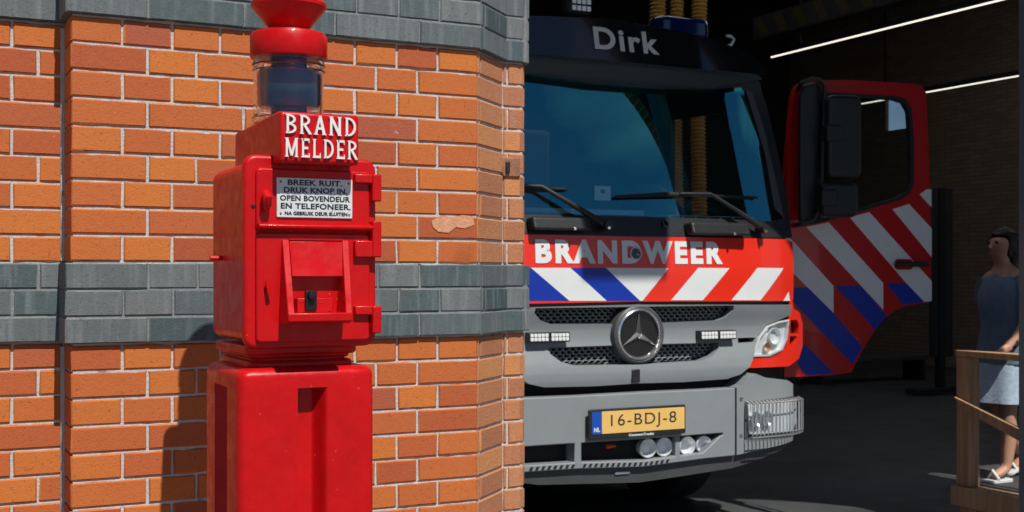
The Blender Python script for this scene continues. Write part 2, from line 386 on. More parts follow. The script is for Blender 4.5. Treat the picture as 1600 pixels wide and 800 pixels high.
# ------------------------------------------------------------------ ground and floor
b = BM(); 
for q in ((-150, -150, 150, 150),):
    vs = [b.verts.new(v) for v in ((q[0], q[1], 0), (q[2], q[1], 0), (q[2], q[3], 0), (q[0], q[3], 0))]; b.faces.new(vs)
tag(obj('ground', b, M['ground']), kind='structure')
FX0, FX1, FY0, FY1 = -3.0, 13.4, 2.95, 16.4
b = BM(); vs = [b.verts.new(v) for v in ((FX0, FY0, .004), (FX1, FY0, .004), (FX1, FY1, .004), (FX0, FY1, .004))]; b.faces.new(vs)
tag(obj('garage_floor', b, M['floor']), kind='structure')
b = BM()
for (pa, w) in (((1160, 789), .035), ((1448, 742), .03)):
    p = PG(*pa); x, y = p.x, p.y
    vs = [b.verts.new(v) for v in ((x, 3.4, .008), (x + w, 3.4, .008), (x + w, y, .008), (x, y, .008))]; b.faces.new(vs)
tag(obj('floor_markings', b, M['line']), kind='structure')

# ------------------------------------------------------------------ fire station: geometry brickwork round the pilaster
YF = 2.82                                   # front of the pilaster
YL = YF + .125                               # recessed wall on its left, and the jamb on its right
X0 = P(111, 400, YF).x; X1 = P(746, 400, YF).x
XA = P(786, 400, YL).x; XB = P(825, 400, YL).x; BR = .028
U = (X1 - X0) / .99; CH = .06
ZB = P(112, 409.5, YF).z                    # top of the middle grey band = course line 0
station = thing('fire_station', 'orange brick fire station with grey brick bands and a dark open vehicle bay', 'building', (0, 2.95, 0))
XL = -1.0
def wallmap(a, bb, off=0):
    a = Vector(a); bb = Vector(bb); d = (bb - a).normalized(); nrm = Vector((d.y, -d.x))
    def f(s, w): p = a + d * s + nrm * (w + off); return p.x, p.y
    return f
def bullmap(off=0):
    """flat jamb face ending in a rounded corner that runs back into the bay"""
    L1 = XB - BR - XA; L2 = BR * math.pi / 2
    def f(s, w):
        w += off
        if s <= L1: return XA + s, YL - w
        if s <= L1 + L2:
            a = (s - L1) / BR; return XB - BR + (BR + w) * math.sin(a), YL + BR - (BR + w) * math.cos(a)
        return XB + w, YL + BR + s - L1 - L2
    return f, L1, L2
def brick(bm, f, s0, s1, z0, z1, depth, cols=None, chip=.0007):
    eb = .0028
    n = max(2, int((s1 - s0) / .022))
    ss = [s0, s0 + eb] + [s0 + (s1 - s0) * i / n for i in range(1, n)] + [s1 - eb, s1]
    zs = [z0, z0 + eb, z1 - eb, z1]
    tilt = random.uniform(-.0006, .0006); push = random.uniform(-.0008, .0008)
    g = []
    for i, s in enumerate(ss):
        rowv = []
        for j, z in enumerate(zs):
            edge = i in (0, len(ss) - 1) or j in (0, 3)
            w = push + tilt * (j - 1.5) - (.0022 if edge else 0)
            ds = random.gauss(0, chip) if i in (0, len(ss) - 1) else 0
            dz = random.gauss(0, chip) if j in (0, 3) else 0
            if edge and random.random() < .04: w -= random.uniform(.001, .004); dz += (.0025 if j == 0 else -.0025 if j == 3 else 0)
            x, y = f(s + ds, w); rowv.append(bm.verts.new((x, y, z + dz)))
        g.append(rowv)
    for i in range(len(ss) - 1):
        for j in range(3): bm.faces.new((g[i][j], g[i + 1][j], g[i + 1][j + 1], g[i][j + 1]))
    ring = [(i, 0) for i in range(len(ss))] + [(len(ss) - 1, j) for j in (1, 2, 3)] + [(i, 3) for i in range(len(ss) - 2, -1, -1)] + [(0, 2), (0, 1)]
    back = []
    for i, j in ring:
        x, y = f(ss[i], -depth); back.append(bm.verts.new((x, y, zs[j])))
    m = len(ring)
    for k in range(m):
        a, c = ring[k], ring[(k + 1) % m]
        bm.faces.new((g[a[0]][a[1]], back[k], back[(k + 1) % m], g[c[0]][c[1]]))
def course_split(j, start, total, kind):
    H_, S3, ST = .11 * U, .165 * U, .22 * U
    p = j % 4
    if kind == 'pilaster':
        if j % 2 == 0: L = [.11 * U] * 9
        elif p == 1: L = [S3, ST, ST, ST, S3]
        else: L = [S3, H_, ST, ST, H_, S3]
        return L
    if kind == 'left':                      # counted from the corner leftwards
        if j % 2 == 0: L = [.11] * 20
        elif p == 1: L = [.22] * 10
        else: L = [.055] + [.22] * 9 + [.11]
        return L
JT = .0031
from collections import defaultdict
zones = defaultdict(BM)
def zone(j): return 0 if j < -3 else 1 if j < 0 else 2 if j < 9 else 3 if j < 13 else 4
jmin = -int(ZB / CH); jmax = 25
fp = wallmap((X0, YF), (X1, YF)); fl = wallmap((XL, YL), (X0, YL)); LL = X0 - XL
fc = wallmap((X1, YF), (XA, YL)); LC = (Vector((XA, YL)) - Vector((X1, YF))).length
fb, L1, L2 = bullmap(); LB = L1 + L2 + .2
for j in range(jmin, jmax + 1):
    z0 = ZB + CH * j + JT; z1 = ZB + CH * (j + 1) - JT
    isband = j in (-3, -2, -1) or j in (9, 10, 11, 12)
    off = .013 if isband else 0
    if isband: z0 -= .0012; z1 += .0012
    def sh(f): return (lambda s, w: f(s, w + off))
    tgt = zones['a', zone(j)]; tgt2 = zones['c', zone(j)]; tgt0 = zones['l', zone(j)]
    s = 0; L = course_split(j, 0, 0, 'pilaster'); 
    for i, l in enumerate(L):
        a = s + (JT if i else -off); e = s + l - (JT if i < len(L) - 1 else -off * .4)
        if isband: a -= .0012 if i else 0; e += .0012 if i < len(L) - 1 else 0
        brick(tgt, sh(fp), a, e, z0, z1, YL - YF + off); s += l
    s = LL
    for l in course_split(j, 0, 0, 'left'):
        if s - l < 0: break
        brick(tgt0, sh(fl), s - l + JT, s - JT if s < LL else s - .004, z0, z1, .05); s -= l
    cut = [0, LC] if j % 2 else [0, .02, LC]
    for a, e in zip(cut, cut[1:]):
        brick(tgt2, sh(fc), a + (JT if a else .002), e - (JT if e < LC else .001), z0, z1, .03)
    cut = [0, L1 * .3, LB] if j % 2 == 0 else [0, LB]
    if isband: cut = [0, LB]
    for a, e in zip(cut, cut[1:]): brick(tgt2, sh(fb), a + JT * .8, e - JT, z0, z1, .02)
for (w_, z_), bb_m in sorted(zones.items()):
    band_ = z_ in (1, 3)
    nm = {'a': 'pilaster_band' if band_ else 'pilaster_brickwork', 'c': 'corner_band' if band_ else 'corner_brickwork', 'l': 'wall_band' if band_ else 'wall_brickwork'}[w_]
    obj(nm, bb_m, M['band'] if band_ else M['brick_corner' if w_ == 'c' else 'brick'], station, ang=22)
ZT = ZB + CH * (jmax + 1)
mi_ = .0042
prof = [(XL, YL + mi_), (X0 + mi_, YL + mi_), (X0 + mi_, YF + mi_), (X1 - mi_ * .5, YF + mi_), (XA - mi_ * .5, YL + mi_)]
for i in range(7):
    a = math.pi / 2 * i / 6; prof.append((XB - BR + (BR - mi_) * math.sin(a), YL + BR - (BR - mi_) * math.cos(a)))
prof += [(XB - mi_, YL + .30), (XL, YL + .30)]
b = BM(); prism(b, prof, 0, ZT); obj('mortar', b, M['mortar'], station, smooth=False)
for (ja, jb) in ((-3, -1), (9, 12)):
    o_ = .010; pb_ = [(x - (o_ if x > XL + .01 and x < .8 else 0), y - (o_ if y < YL + .02 else 0)) for x, y in prof]
    pb_ = [(XL, YL - o_), (X0 - o_, YL - o_), (X0 - o_, YF - o_), (X1 + o_ * .3, YF - o_), (XA + o_ * .3, YL - o_)]
    for i in range(7):
        a = math.pi / 2 * i / 6; pb_.append((XB - BR + (BR + o_) * math.sin(a), YL + BR - (BR + o_) * math.cos(a)))
    pb_ += [(XB + o_, YL + .29), (XL, YL + .29)]
    b = BM(); prism(b, pb_, ZB + CH * ja + .004, ZB + CH * (jb + 1) - .004); obj('band_mortar', b, M['mortar_g'], station, smooth=False)
# mortar fillet in the inner corner left of the pilaster
b = BM(); box(b, (X0 - .008, YL - .006, 0), (X0 + .003, YL + .02, ZB - 3 * CH - .01)); box(b, (X0 - .008, YL - .006, ZB + .004), (X0 + .003, YL + .02, ZB + 9 * CH - .01))
obj('corner_joint', b, M['mortar'], station)
# pale repair smear and small iron plate
b = BM(); cpt = [(674, 345), (690, 337), (706, 340), (722, 336), (738, 338), (741, 351), (726, 357), (712, 355), (700, 364), (684, 362), (676, 355)]
pts = [P(x, y, YF) for x, y in cpt]
panel([(p.x, p.z) for p in pts], [], lambda u, z, w: (u, YF - .0025 - w * 1.0, z), .004, step=0, bm=b)
obj('plaster_smear', b, M['patch'], station)
p0 = P(784, 276, YL); p1 = P(812, 247, YL)
b = BM(); box(b, (p0.x, YL - .006, p0.z), (p1.x, YL + .01, p1.z)); pl = obj('iron_plate', b, M['rust'], station, bevel=.003)
b = BM(); box(b, (p0.x + .008, YL - .012, p0.z + .01), (p0.x + .02, YL - .004, p1.z - .012)); obj('plate_bolt', b, M['black_pl'], pl, bevel=.002)
# arched front wall with two vehicle bays
AH, AR, ZS = 1.78, 1.80, ZT + .02
AC1 = XB + AH; B0, B1, BT = AC1 + 3.0, AC1 + 6.8, 4.55     # second, square headed bay beyond the pier
def arch(c, k=0, n=28): return [(c - (AH - k) * math.cos(math.pi * i / n), ZS + (AR - k) * math.sin(math.pi * i / n)) for i in range(n + 1)]
def front(k): return [(-6, 0), (XL, 0), (XL, ZS)] + arch(AC1, k) + [(AC1 + AH - k, 0), (B0 + k, 0), (B0 + k, BT - k), (B1 - k, BT - k), (B1 - k, 0), (13.8, 0), (13.8, 6.6), (-6, 6.6)]
b = panel(front(0), [], lambda u, z, w: (u, YL - w, z), .10, step=0)
obj('front_wall', b, M['wall_tex'], station, smooth=False)
b = panel(front(.006), [], lambda u, z, w: (u, YL + .102 - w, z), .25, step=0)
obj('added_dark_lining', b, M['dark'], station, smooth=False)  # unseen black lining added to keep the lit pier out of the windscreen reflection
kx0 = P(905, 400, 4.97).x + .10; kx1 = P(1045, 400, 4.97).x + .13
b = BM(); prism(b, [(kx0 + .03, ZS + AR - .50), (kx1 - .03, ZS + AR - .50), (kx1 + .06, ZS + AR + .4), (kx0 - .06, ZS + AR + .4)], YL - .06, YL + .08, lambda u, v, w: (u, w, v)); obj('added_shade_block', b, M['band'], station, bevel=.01)  # unseen block added at the arch crown to shadow the red front panel
b = BM(); box(b, (X0, YF, ZS), (X1, YL - .002, 6.6)); obj('pilaster_top', b, M['wall_tex'], station)
# dark hall behind
p0 = PX(1384, 205, 13.4); p1 = PX(1422, 150, 13.4)  # opening added in the side wall to imitate sky reflected in the door glass
b = panel([(3.3, 0), (16.4, 0), (16.4, 5.8), (3.3, 5.8)], [[(p0.y, p0.z), (p1.y, p0.z), (p1.y, p1.z), (p0.y, p1.z)]], lambda u, z, w: (13.4 - w, u, z), .06, step=0)
obj('side_wall', b, M['wall_in'], station, smooth=False)
b = BM(); box(b, (13.44, min(p0.y, p1.y), p0.z), (13.45, max(p0.y, p1.y), p1.z)); obj('window', b, M['lens'], station, label='small added window standing for the sky reflection in the door glass')
b = BM(); box(b, (-3.0, 16.4, 0), (13.4, 16.7, 5.8)); obj('back_wall', b, M['wall_in_b'], station, smooth=False)
b = BM(); box(b, (-3.3, 3.3, 0), (-3.0, 16.4, 5.8)); obj('side_wall', b, M['wall_in_b'], station, smooth=False)
sk_ = [(2.4, 6.2, 5.4, 9.6), (8.6, 12.0, 6.2, 10.0)]  # frosted roof panes added out of view to brighten the hall
b = panel([(-3.3, 3.28), (13.7, 3.28), (13.7, 16.7), (-3.3, 16.7)], [[(x0, y0), (x1, y0), (x1, y1), (x0, y1)] for x0, x1, y0, y1 in sk_], lambda u, z, w: (u, z, 5.8 - w), .2, step=0)
obj('ceiling', b, M['ceil'], station, smooth=False)
for x0, x1, y0, y1 in sk_:
    b = BM(); box(b, (x0, y0, 5.9), (x1, y1, 5.92)); obj('added_skylight', b, M['frost'], station)

# strip lights on rails, running into the hall
def strip(zr, pa, pb, label):
    d = dirv(*pa); t = zr / d.z; A = Vector((0, 0, H)) + d * t
    d2 = dirv(*pb); B = Vector((0, 0, H)) + d2 * (A.x / d2.x)
    y0, y1 = sorted((A.y, B.y)); y0 -= 1.2
    x, z = A.x, A.z
    t_ = thing('strip_light', label, 'strip light', (x, y0, z), 'strip lights under the hall ceiling')
    b = BM(); box(b, (x - .03, y0, z + .01), (x + .03, y1, z + .07)); obj('rail', b, M['dark'], t_)
    b = BM(); box(b, (x - .008, y0, z - .004), (x + .008, y1, z + .01)); obj('tube', b, M['led'], t_, bevel=.003)
    for y in (y0 + .5, y1 - .5):
        b = BM(); box(b, (x - .01, y - .01, z + .07), (x + .01, y + .01, 5.8)); obj('hanger', b, M['dark'], t_)
strip(2.45, (1205, 90), (1590, 10), 'long upper strip light hanging above the open red door')
strip(2.45, (1344, 163), (1590, 125), 'lower strip light near the dark brick side wall')

# dim hazard striped crane beam under the ceiling
A = P(1250, 48, 9.0)
beam = thing('striped_beam', 'dim black and yellow striped beam high under the ceiling', 'beam', (A.x, 7, A.z))
b = BM(); box(b, (A.x - .08, 5.6, A.z), (A.x + .08, 9.6, A.z + .22)); obj('beam', b, M['dark'], beam)
b = BM()
for i in range(14):
    y = 5.7 + i * .28
    prism(b, [(y, A.z + .02), (y + .12, A.z + .02), (y + .24, A.z + .2), (y + .12, A.z + .2)], -.003, 0, lambda u, v, w: (A.x - .081 + w, u, v))
obj('hazard_stripes', b, M['haz_y'], beam)

# ------------------------------------------------------------------ fire alarm post
AL = R(0.0); AX = Vector((math.cos(AL), -math.sin(AL), 0)); AY = Vector((math.sin(AL), math.cos(AL), 0))
YP = 2.15; W0 = P(482, 400, YP); W0.z = 0
def L(x, y, z): return W0 + AX * x + AY * y + Vector((0, 0, z))
def Q(px, py, yl):
    d = dirv(px, py); n = AY; t = (W0.dot(n) + yl) / (d.x * n.x + d.y * n.y)
    p = Vector((0, 0, H)) + d * t; return (p - W0).dot(AX), p.z
post = thing('fire_alarm_post', 'tall glossy red fire alarm post with round glass lamp on top', 'fire alarm', tuple(L(0, .14, 0)))
DB = .29                                    # depth of the box
# pedestal with flutes
xa, zt = Q(372, 578, .0); xb, _ = Q(586, 578, .0)
pd0, pd1 = .0, .26
def fluted(x0, x1, y0, y1, r, fw, fd, cxf):
    pts = []
    def corner(cx, cy, a0):
        for i in range(7):
            a = R(a0 + 90 * i / 6); pts.append((cx + r * math.cos(a), cy + r * math.sin(a)))
    def flute(pa, pb, nrm, soft=False):
        pa = Vector(pa); pb = Vector(pb); nrm = Vector(nrm)
        for i in range(25):
            t = i / 24; k = math.sin(math.pi * t) ** .38
            if soft: k = min(1, t / .04) if t < .58 else (.5 + .5 * math.cos(math.pi * (t - .58) / .42))
            p = pa.lerp(pb, t) - nrm * fd * k; pts.append((p.x, p.y))
    ym = (y0 + y1) / 2
    corner(x0 + r, y0 + r, 180); flute((cxf - fw / 2, y0), (cxf + fw * .50, y0), (0, -1), True)
    corner(x1 - r, y0 + r, 270); flute((x1, ym - fw / 2), (x1, ym + fw / 2), (1, 0))
    corner(x1 - r, y1 - r, 0); corner(x0 + r, y1 - r, 90)
    flute((x0, ym + fw * .85), (x0, ym - fw * .85), (-1, 0))
    return pts
cxf = (Q(467, 640, 0)[0] + Q(512, 640, 0)[0]) / 2
zc_ = Q(480, 606, 0)[1]
b = BM(); prism(b, fluted(xa, xb, pd0, pd1, .016, .058, .034, cxf), .12, zc_, L)
ped = obj('pedestal', b, M['red'], post, ang=30)
b = BM(); rings = []
for i in range(9):
    a = math.pi / 2 * max(0, i - 1) / 7; ins = .017 * (1 - math.cos(a)); z_ = zc_ if i == 0 else zt - .017 + .017 * math.sin(a)
    rings.append([b.verts.new(L(x, y, z_)) for x, y in rrect(xa + ins, xb - ins, pd0 + ins, pd1 - ins, .020, 6)])
for A, B in zip(rings, rings[1:]):
    for i in range(len(A)): b.faces.new((A[i], A[(i + 1) % len(A)], B[(i + 1) % len(A)], B[i]))
b.faces.new(rings[0][::-1]); b.faces.new(rings[-1]); obj('pedestal_cap', b, M['red'], ped, ang=50)
b = BM(); prism(b, rrect(xa - .03, xb + .03, -.03, pd1 + .03, .02), 0, .12, L); obj('foot', b, M['red'], ped, bevel=.01)
# neck mouldings
xn0, _ = Q(392, 560, .05); xn1, _ = Q(546, 560, .05)
zb = Q(480, 543, 0)[1]
b = BM(); zz = zt - .004
hN = zb - zt; r0_ = .045
for k, (g, h) in enumerate(((.006, .25), (-.004, .25), (.002, .2), (.012, .32))):
    prism(b, rrect(xn0 - g, xn1 + g, r0_ - g, DB - .01 + g, .02), zz, zz + hN * h + .006, L); zz += hN * h
obj('neck', b, M['red'], post, bevel=.005)
# box body and door
bx0, bz1 = Q(381, 240, 0); bx1, _ = Q(588, 400, 0); bz0 = zb
b = BM()
def frontplate(b, x0, x1, z0, z1, r, y0, y1):
    prism(b, rrect(x0, x1, z0, z1, r), y0, y1, lambda u, v, w: L(u, w, v))
frontplate(b, bx0 + .010, bx1 - .012, bz0 + .008, bz1 - .008, .022, .02, DB); obj('box', b, M['red'], post, bevel=.010, seg=3)
b = BM(); frontplate(b, bx0, bx1, bz0, bz1, .022, .0, .022); rim = obj('box_rim', b, M['red'], post, bevel=.007, seg=3)
ix0, iz1 = Q(399, 262, 0); ix1, iz0 = Q(576, 531, 0)
b = BM(); frontplate(b, ix0, ix1, Q(480, 362, 0)[1], iz1, .008, -.007, .002); door_u = obj('upper_door', b, M['red'], post, bevel=.003)
b = BM(); frontplate(b, ix0, ix1, iz0, Q(480, 364, 0)[1], .008, -.007, .002); door_l = obj('lower_door', b, M['red'], post, bevel=.003)
# drip ledge between the doors
lz0 = Q(480, 361, 0)[1]; lz1 = Q(480, 349, 0)[1]
b = BM(); prism(b, [(-.006, lz0), (-.020, lz0 + .003), (-.022, lz0 + .009), (-.012, lz1), (-.004, lz1)], ix0 + .001, bx1 - .004, lambda u, v, w: L(w, u, v)); obj('drip_ledge', b, M['red'], door_u, bevel=.002)
# hinges
for (y0, y1, yb0, yb1) in ((272, 286, 273, 315), (376, 402, 346, 402), (478, 492, 478, 520)):
    h0x, hz1 = Q(553, y0, -.01); _, hz0 = Q(553, y1, -.01); hx1, _ = Q(592, y0, -.01)
    b = BM(); box(b, (h0x, -.018, hz0), (hx1 + .001, -.004, hz1), L); h = obj('hinge', b, M['red'], post, bevel=.002)
    bxx, kz1 = Q(588, yb0, -.01); _, kz0 = Q(588, yb1, -.01)
    b = BM(); prism(b, rrect(hx1 - .016, hx1 + .002, -.021, -.001, .004), kz0, kz1, L); obj('knuckle', b, M['red'], h, bevel=.002)
# enamel plaque
px0, pz1 = Q(432, 277, -.008); px1, pz0 = Q(550, 342, -.008)
b = BM(); frontplate(b, px0, px1, pz0, pz1, .002, -.0105, -.006); plq = obj('notice_plate', b, M['white_enamel'], door_u, bevel=.001)
pw, ph = px1 - px0, pz1 - pz0
fm = lambda u, z, w: L(u, -.0108 - w * .5, z)
rows = [('BREEK RUIT.', .14, .86, .815, .955), ('DRUK KNOP IN.', .09, .93, .62, .765), ('OPEN BOVENDEUR', .04, .965, .42, .56), ('EN TELEFONEER.', .05, .975, .22, .365), ('NA GEBRUIK DEUR SLUITEN', .10, .93, .06, .155)]
b = BM()
for s, a, e, z0, z1 in rows:
    q = fit_text(s, px0 + pw * a, px0 + pw * e, pz0 + ph * z0, pz0 + ph * z1, fm, .001, bold=.0004, space=1.05)
    me = bpy.data.meshes.new('t'); q.to_mesh(me); q.free(); b.from_mesh(me); bpy.data.meshes.remove(me)
obj('notice_lettering', b, M['ink'], plq, smooth=False)
for a, e in ((.05, .90), (.95, .90), (.05, .10), (.955, .10)):
    b = BM(); lathe(b, [(0, .0), (.0022, .0), (.0015, .0015), (0, .002)], (0, 0), 10, lambda x, y, z, a=a, e=e: L(px0 + pw * a + x, -.0105 - z, pz0 + ph * e + y))
    obj('plate_screw', b, M['rust'], plq)
# drop handle and small lock
hx, hz = Q(417, 306, -.02)
b = BM(); pts = [(hx, -.006, hz + .002), (hx, -.018, hz + .003), (hx, -.026, hz - .004), (hx, -.022, hz - .016), (hx, -.014, hz - .026)]
tube(b, [L(*p) for p in pts], [.005, .0085, .0095, .008, .004], 12); obj('handle', b, M['red'], door_u)
kx, kz = Q(418, 448, -.012)
b = BM(); tube(b, [L(kx, -.005, kz), L(kx, -.018, kz)], .0042, 10); tube(b, [L(kx - .002, -.016, kz + .010), L(kx + .002, -.018, kz - .012)], [.003, .0045], 8); obj('lock_lever', b, M['red'], door_l)
b = BM(); kx, kz = Q(396, 322, -.003); lathe(b, [(0, .0), (.004, .0), (.003, .0015), (0, .002)], (0, 0), 10, lambda x, y, z: L(kx + x, -.0002 - z, kz + y)); obj('keyhole', b, M['ink'], post)
# call point hood: wedge that stands further out towards its sill
yt, yb_ = -.010, -.062
c0, cz1 = Q(441, 374, yt); c1, _ = Q(545, 374, yt); _, cz0 = Q(480, 492, yb_)
cb0 = Q(450, 492, yb_)[0]; cb1 = Q(551, 492, yb_)[0]
cw = .0125
def cheek(x0t, x1t, x0b, x1b):
    b_ = BM(); vs = [L(x0t, -.006, cz1), L(x1t, -.006, cz1), L(x1t, yt, cz1), L(x0t, yt, cz1), L(x0b, -.006, cz0 - .004), L(x1b, -.006, cz0 - .004), L(x1b, yb_, cz0), L(x0b, yb_, cz0)]
    v = [b_.verts.new(p) for p in vs]
    for q in ((0, 1, 2, 3), (7, 6, 5, 4), (0, 4, 5, 1), (1, 5, 6, 2), (2, 6, 7, 3), (3, 7, 4, 0)): b_.faces.new([v[i] for i in q])
    return b_
hood = obj('call_point_hood', cheek(c0, c0 + cw, cb0, cb0 + cw), M['red'], door_l, bevel=.0015)
obj('hood_cheek', cheek(c1 - cw, c1, cb1 - cw, cb1), M['red'], hood, bevel=.0015)
b = BM(); prism(b, [(-.006, cz0 - .016), (yb_ + .012, cz0 - .016), (yb_ - .002, cz0 - .012), (yb_ - .003, cz0 + .003), (-.006, cz0 + .003)], cb0, cb1, lambda u, v, w: L(w, u, v)); obj('hood_sill', b, M['red'], hood, bevel=.002)
fz1 = Q(480, 377, -.02)[1]; fz0 = Q(480, 432, -.03)[1]
b = BM(); vs = [L(c0 + cw, -.012, fz1), L(c1 - cw, -.012, fz1), L(c1 - cw - .003, -.026, fz0), L(c0 + cw + .001, -.026, fz0), L(c0 + cw, -.007, fz1), L(c1 - cw, -.007, fz1), L(c1 - cw - .003, -.020, fz0), L(c0 + cw + .001, -.020, fz0)]
v = [b.verts.new(p) for p in vs]
for q in ((0, 1, 2, 3), (7, 6, 5, 4), (0, 4, 5, 1), (1, 5, 6, 2), (2, 6, 7, 3), (3, 7, 4, 0)): b.faces.new([v[i] for i in q])
obj('hood_flap', b, M['red'], hood, bevel=.001)
b = BM(); box(b, (c0 + cw, -.0085, cz1 - .001), (c1 - cw, yt - .003, cz1 + .002), L)
obj('hood_top', b, M['red'], hood)
u0, uz1 = Q(465, 466, -.03); u1, uz0 = Q(521, 490, -.03)
b = BM(); box(b, (u0, -.028, cz0 + .002), (u1, -.008, uz1), L); plt = obj('button_plate', b, M['red'], hood, bevel=.0015)
n0, nz1 = Q(477, 454, -.032); n1, nz0 = Q(495, 485, -.032)
b = BM(); frontplate(b, n0, n1, nz0, nz1, .003, -.034, -.026)
lathe(b, [(0, .0), (.0075, .0), (.0068, .008), (0, .010)], (0, 0), 20, lambda x, y, z: L((n0 + n1) / 2 + x, -.034 - z, nz1 - .010 + y)); obj('push_button', b, M['bracket_blk'], plt, bevel=.001)
for sx_, sy_ in ((471, 472), (503, 474), (515, 486)):
    q0, q1 = Q(sx_, sy_, -.028); b = BM(); lathe(b, [(0, 0), (.0016, 0), (0, .001)], (0, 0), 8, lambda x, y, z: L(q0 + x, -.0283 - z, q1 + y))
    obj('screw', b, M['ink'], plt)
# stub bolt on the left flank
b = BM(); tube(b, [L(bx0 + .012, .21, Q(350, 402, .1)[1]), L(bx0 - .012, .21, Q(350, 402, .1)[1])], .005, 8); obj('cable_stub', b, M['red'], post)
# name head
YH = -.050
n0, nz1 = Q(438, 171, YH); n1, nz0 = Q(561, 258, YH)
hb = .275
b = BM()
prism(b, [(YH, nz0), (YH, nz1 - .003), (YH + .02, nz1), (hb, nz1 - .008), (hb, nz0), ], n0, n1, lambda u, v, w: L(w, u, v)); head = obj('name_head', b, M['red'], post, bevel=.005, seg=3)
hw, hh = n1 - n0, nz1 - nz0
fm2 = lambda u, z, w: L(u, YH - .002 - w, z)
def serif_word(word, u0, u1, z0, z1, mf, thick):
    """cast letters with small slab serifs, built from strokes"""
    W_of = dict(B=.70, R=.74, A=.80, N=.82, D=.76, M=.96, E=.64, L=.62); gap = .20; sw = .15; sf = .055
    tot = sum(W_of[c_] for c_ in word) + gap * (len(word) - 1)
    kx = (u1 - u0) / tot; kz = z1 - z0; b = BM(); x = 0; cnt = [0]
    def poly(pts):
        cnt[0] += 1; d = .00004 * (cnt[0] % 5)
        prism(b, [(u0 + (x + px_) * kx, z0 + pz_ * kz) for px_, pz_ in pts], 0, thick + d, mf)
    def seg(xa, za, xb, zb_, w=sw):
        d = Vector((xb - xa, (zb_ - za))).normalized(); n = Vector((-d.y, d.x)) * w / 2
        poly([(xa + n.x, za + n.y), (xa - n.x, za - n.y), (xb - n.x, zb_ - n.y), (xb + n.x, zb_ + n.y)])
    def serif(cx, z, half=.125, l=1, r=1): poly([(cx - half * l, z), (cx + half * r, z), (cx + half * r, z + sf), (cx - half * l, z + sf)])
    def stem(cx, l=1, r=1): poly([(cx - sw / 2, 0), (cx + sw / 2, 0), (cx + sw / 2, 1), (cx - sw / 2, 1)]); serif(cx, 0, .125, l, r); serif(cx, 1 - sf, .125, l, r)
    def bowl(xs, za, zb_, xr):
        r_ = (zb_ - za) / 2; cz = (za + zb_) / 2; n = 14; hw_ = sw * .5; out, inn = [], []
        for i in range(n + 1):
            a_ = math.pi / 2 - math.pi * i / n
            out.append((xs + (xr - xs) * max(0, math.cos(a_)) ** .8, cz + r_ * math.sin(a_))); inn.append((xs + max(.02, xr - xs - sw) * max(0, math.cos(a_)) ** .8, cz + (r_ - sw * .62) * math.sin(a_)))
        for i in range(n): poly([out[i], out[i + 1], inn[i + 1], inn[i]])
    for c_ in word:
        w = W_of[c_]; l0 = .15
        if c_ == 'B': stem(l0, 1, .6); bowl(l0, .49, 1, w * .94); bowl(l0, 0, .55, w)
        elif c_ == 'R': stem(l0); bowl(l0, .45, 1, w * .92); seg(w * .45, .48, w * .93, .03); serif(w * .93, 0, .10)
        elif c_ == 'D': stem(l0, 1, .6); bowl(l0, 0, 1, w)
        elif c_ == 'A': seg(w / 2, .99, .13, .03, .13); seg(w / 2, .99, w - .13, .03, .18); poly([(.2, .27), (w - .2, .27), (w - .24, .39), (.24, .39)]); serif(.13, 0, .13); serif(w - .13, 0, .14)
        elif c_ == 'N': stem(.13); stem(w - .13, 1, 1); seg(.13, .97, w - .13, .03, .17)
        elif c_ == 'M': stem(.13); stem(w - .13); seg(.15, .97, w / 2, .08, .15); seg(w - .15, .97, w / 2, .08, .15)
        elif c_ == 'E': stem(l0); [poly([(l0, z_), (w * q_, z_), (w * q_, z_ + .12), (l0, z_ + .12)]) for z_, q_ in ((0, 1), (.44, .82), (.88, .97))]; poly([(w * .9, 0), (w, 0), (w, .24), (w * .92, .2)]); poly([(w * .88, .8), (w * .97, .76), (w * .97, 1), (w * .88, 1)])
        elif c_ == 'L': stem(l0); poly([(l0, 0), (w, 0), (w, .12), (l0, .12)]); poly([(w * .88, 0), (w, 0), (w, .28), (w * .9, .22)])
        x += w + gap
    return b
for s, a, e, z0, z1 in (('BRAND', .055, .95, .55, .915), ('MELDER', .05, .965, .10, .465)):
    q = serif_word(s, n0 + hw * a, n0 + hw * e, nz0 + hh * z0, nz0 + hh * z1, lambda u, z, w: L(u, YH - .0005 - w, z), .0040)
    obj('name_lettering', q, M['letter_white'], head, smooth=False)
# lamp: rings of glass round a dark blue drum, red collar and flared cap
yc_ = .145
lx0, _ = Q(395, 130, yc_); lx1, _ = Q(506, 130, yc_); lcx = (lx0 + lx1) / 2; lr = (lx1 - lx0) / 2
def zq(y, yl=yc_): return Q(450, y, yl)[1]
LM = lambda x, y, z: L(lcx + x, yc_ + y, z)
zg0, zg1 = nz1 - .012, zq(90)
b = BM(); pr = [(lr * .80, zg0)]
hg = zg1 - zg0
for t, r in ((.0, .97), (.04, 1.0), (.08, .95), (.11, .99), (.15, 1.0), (.19, .95), (.24, .95), (.5, .955), (.76, .95), (.80, 1.0), (.85, .95), (.88, 1.0), (.93, .96), (1.0, .97)): pr.append((lr * r, zg0 + hg * t))
inner = [(r - .006, z) for r, z in pr[::-1]]
lathe(b, pr + inner + [pr[0]], (0, 0), 64, LM); lamp = obj('lamp_glass', b, M['jar'], post)
b = BM(); lathe(b, [(0, zg0), (lr * .5, zg0), (lr * .5, zq(172)), (lr * .80, zq(170)), (lr * .86, zq(165)), (lr * .86, zq(118)), (lr * .80, zq(112)), (lr * .5, zq(111)), (lr * .5, zg1 - .001), (0, zg1 - .001)], (0, 0), 48, LM); obj('blue_drum', b, M['bluedrum'], lamp)
b = BM(); z0, z1 = zq(93), zq(54)
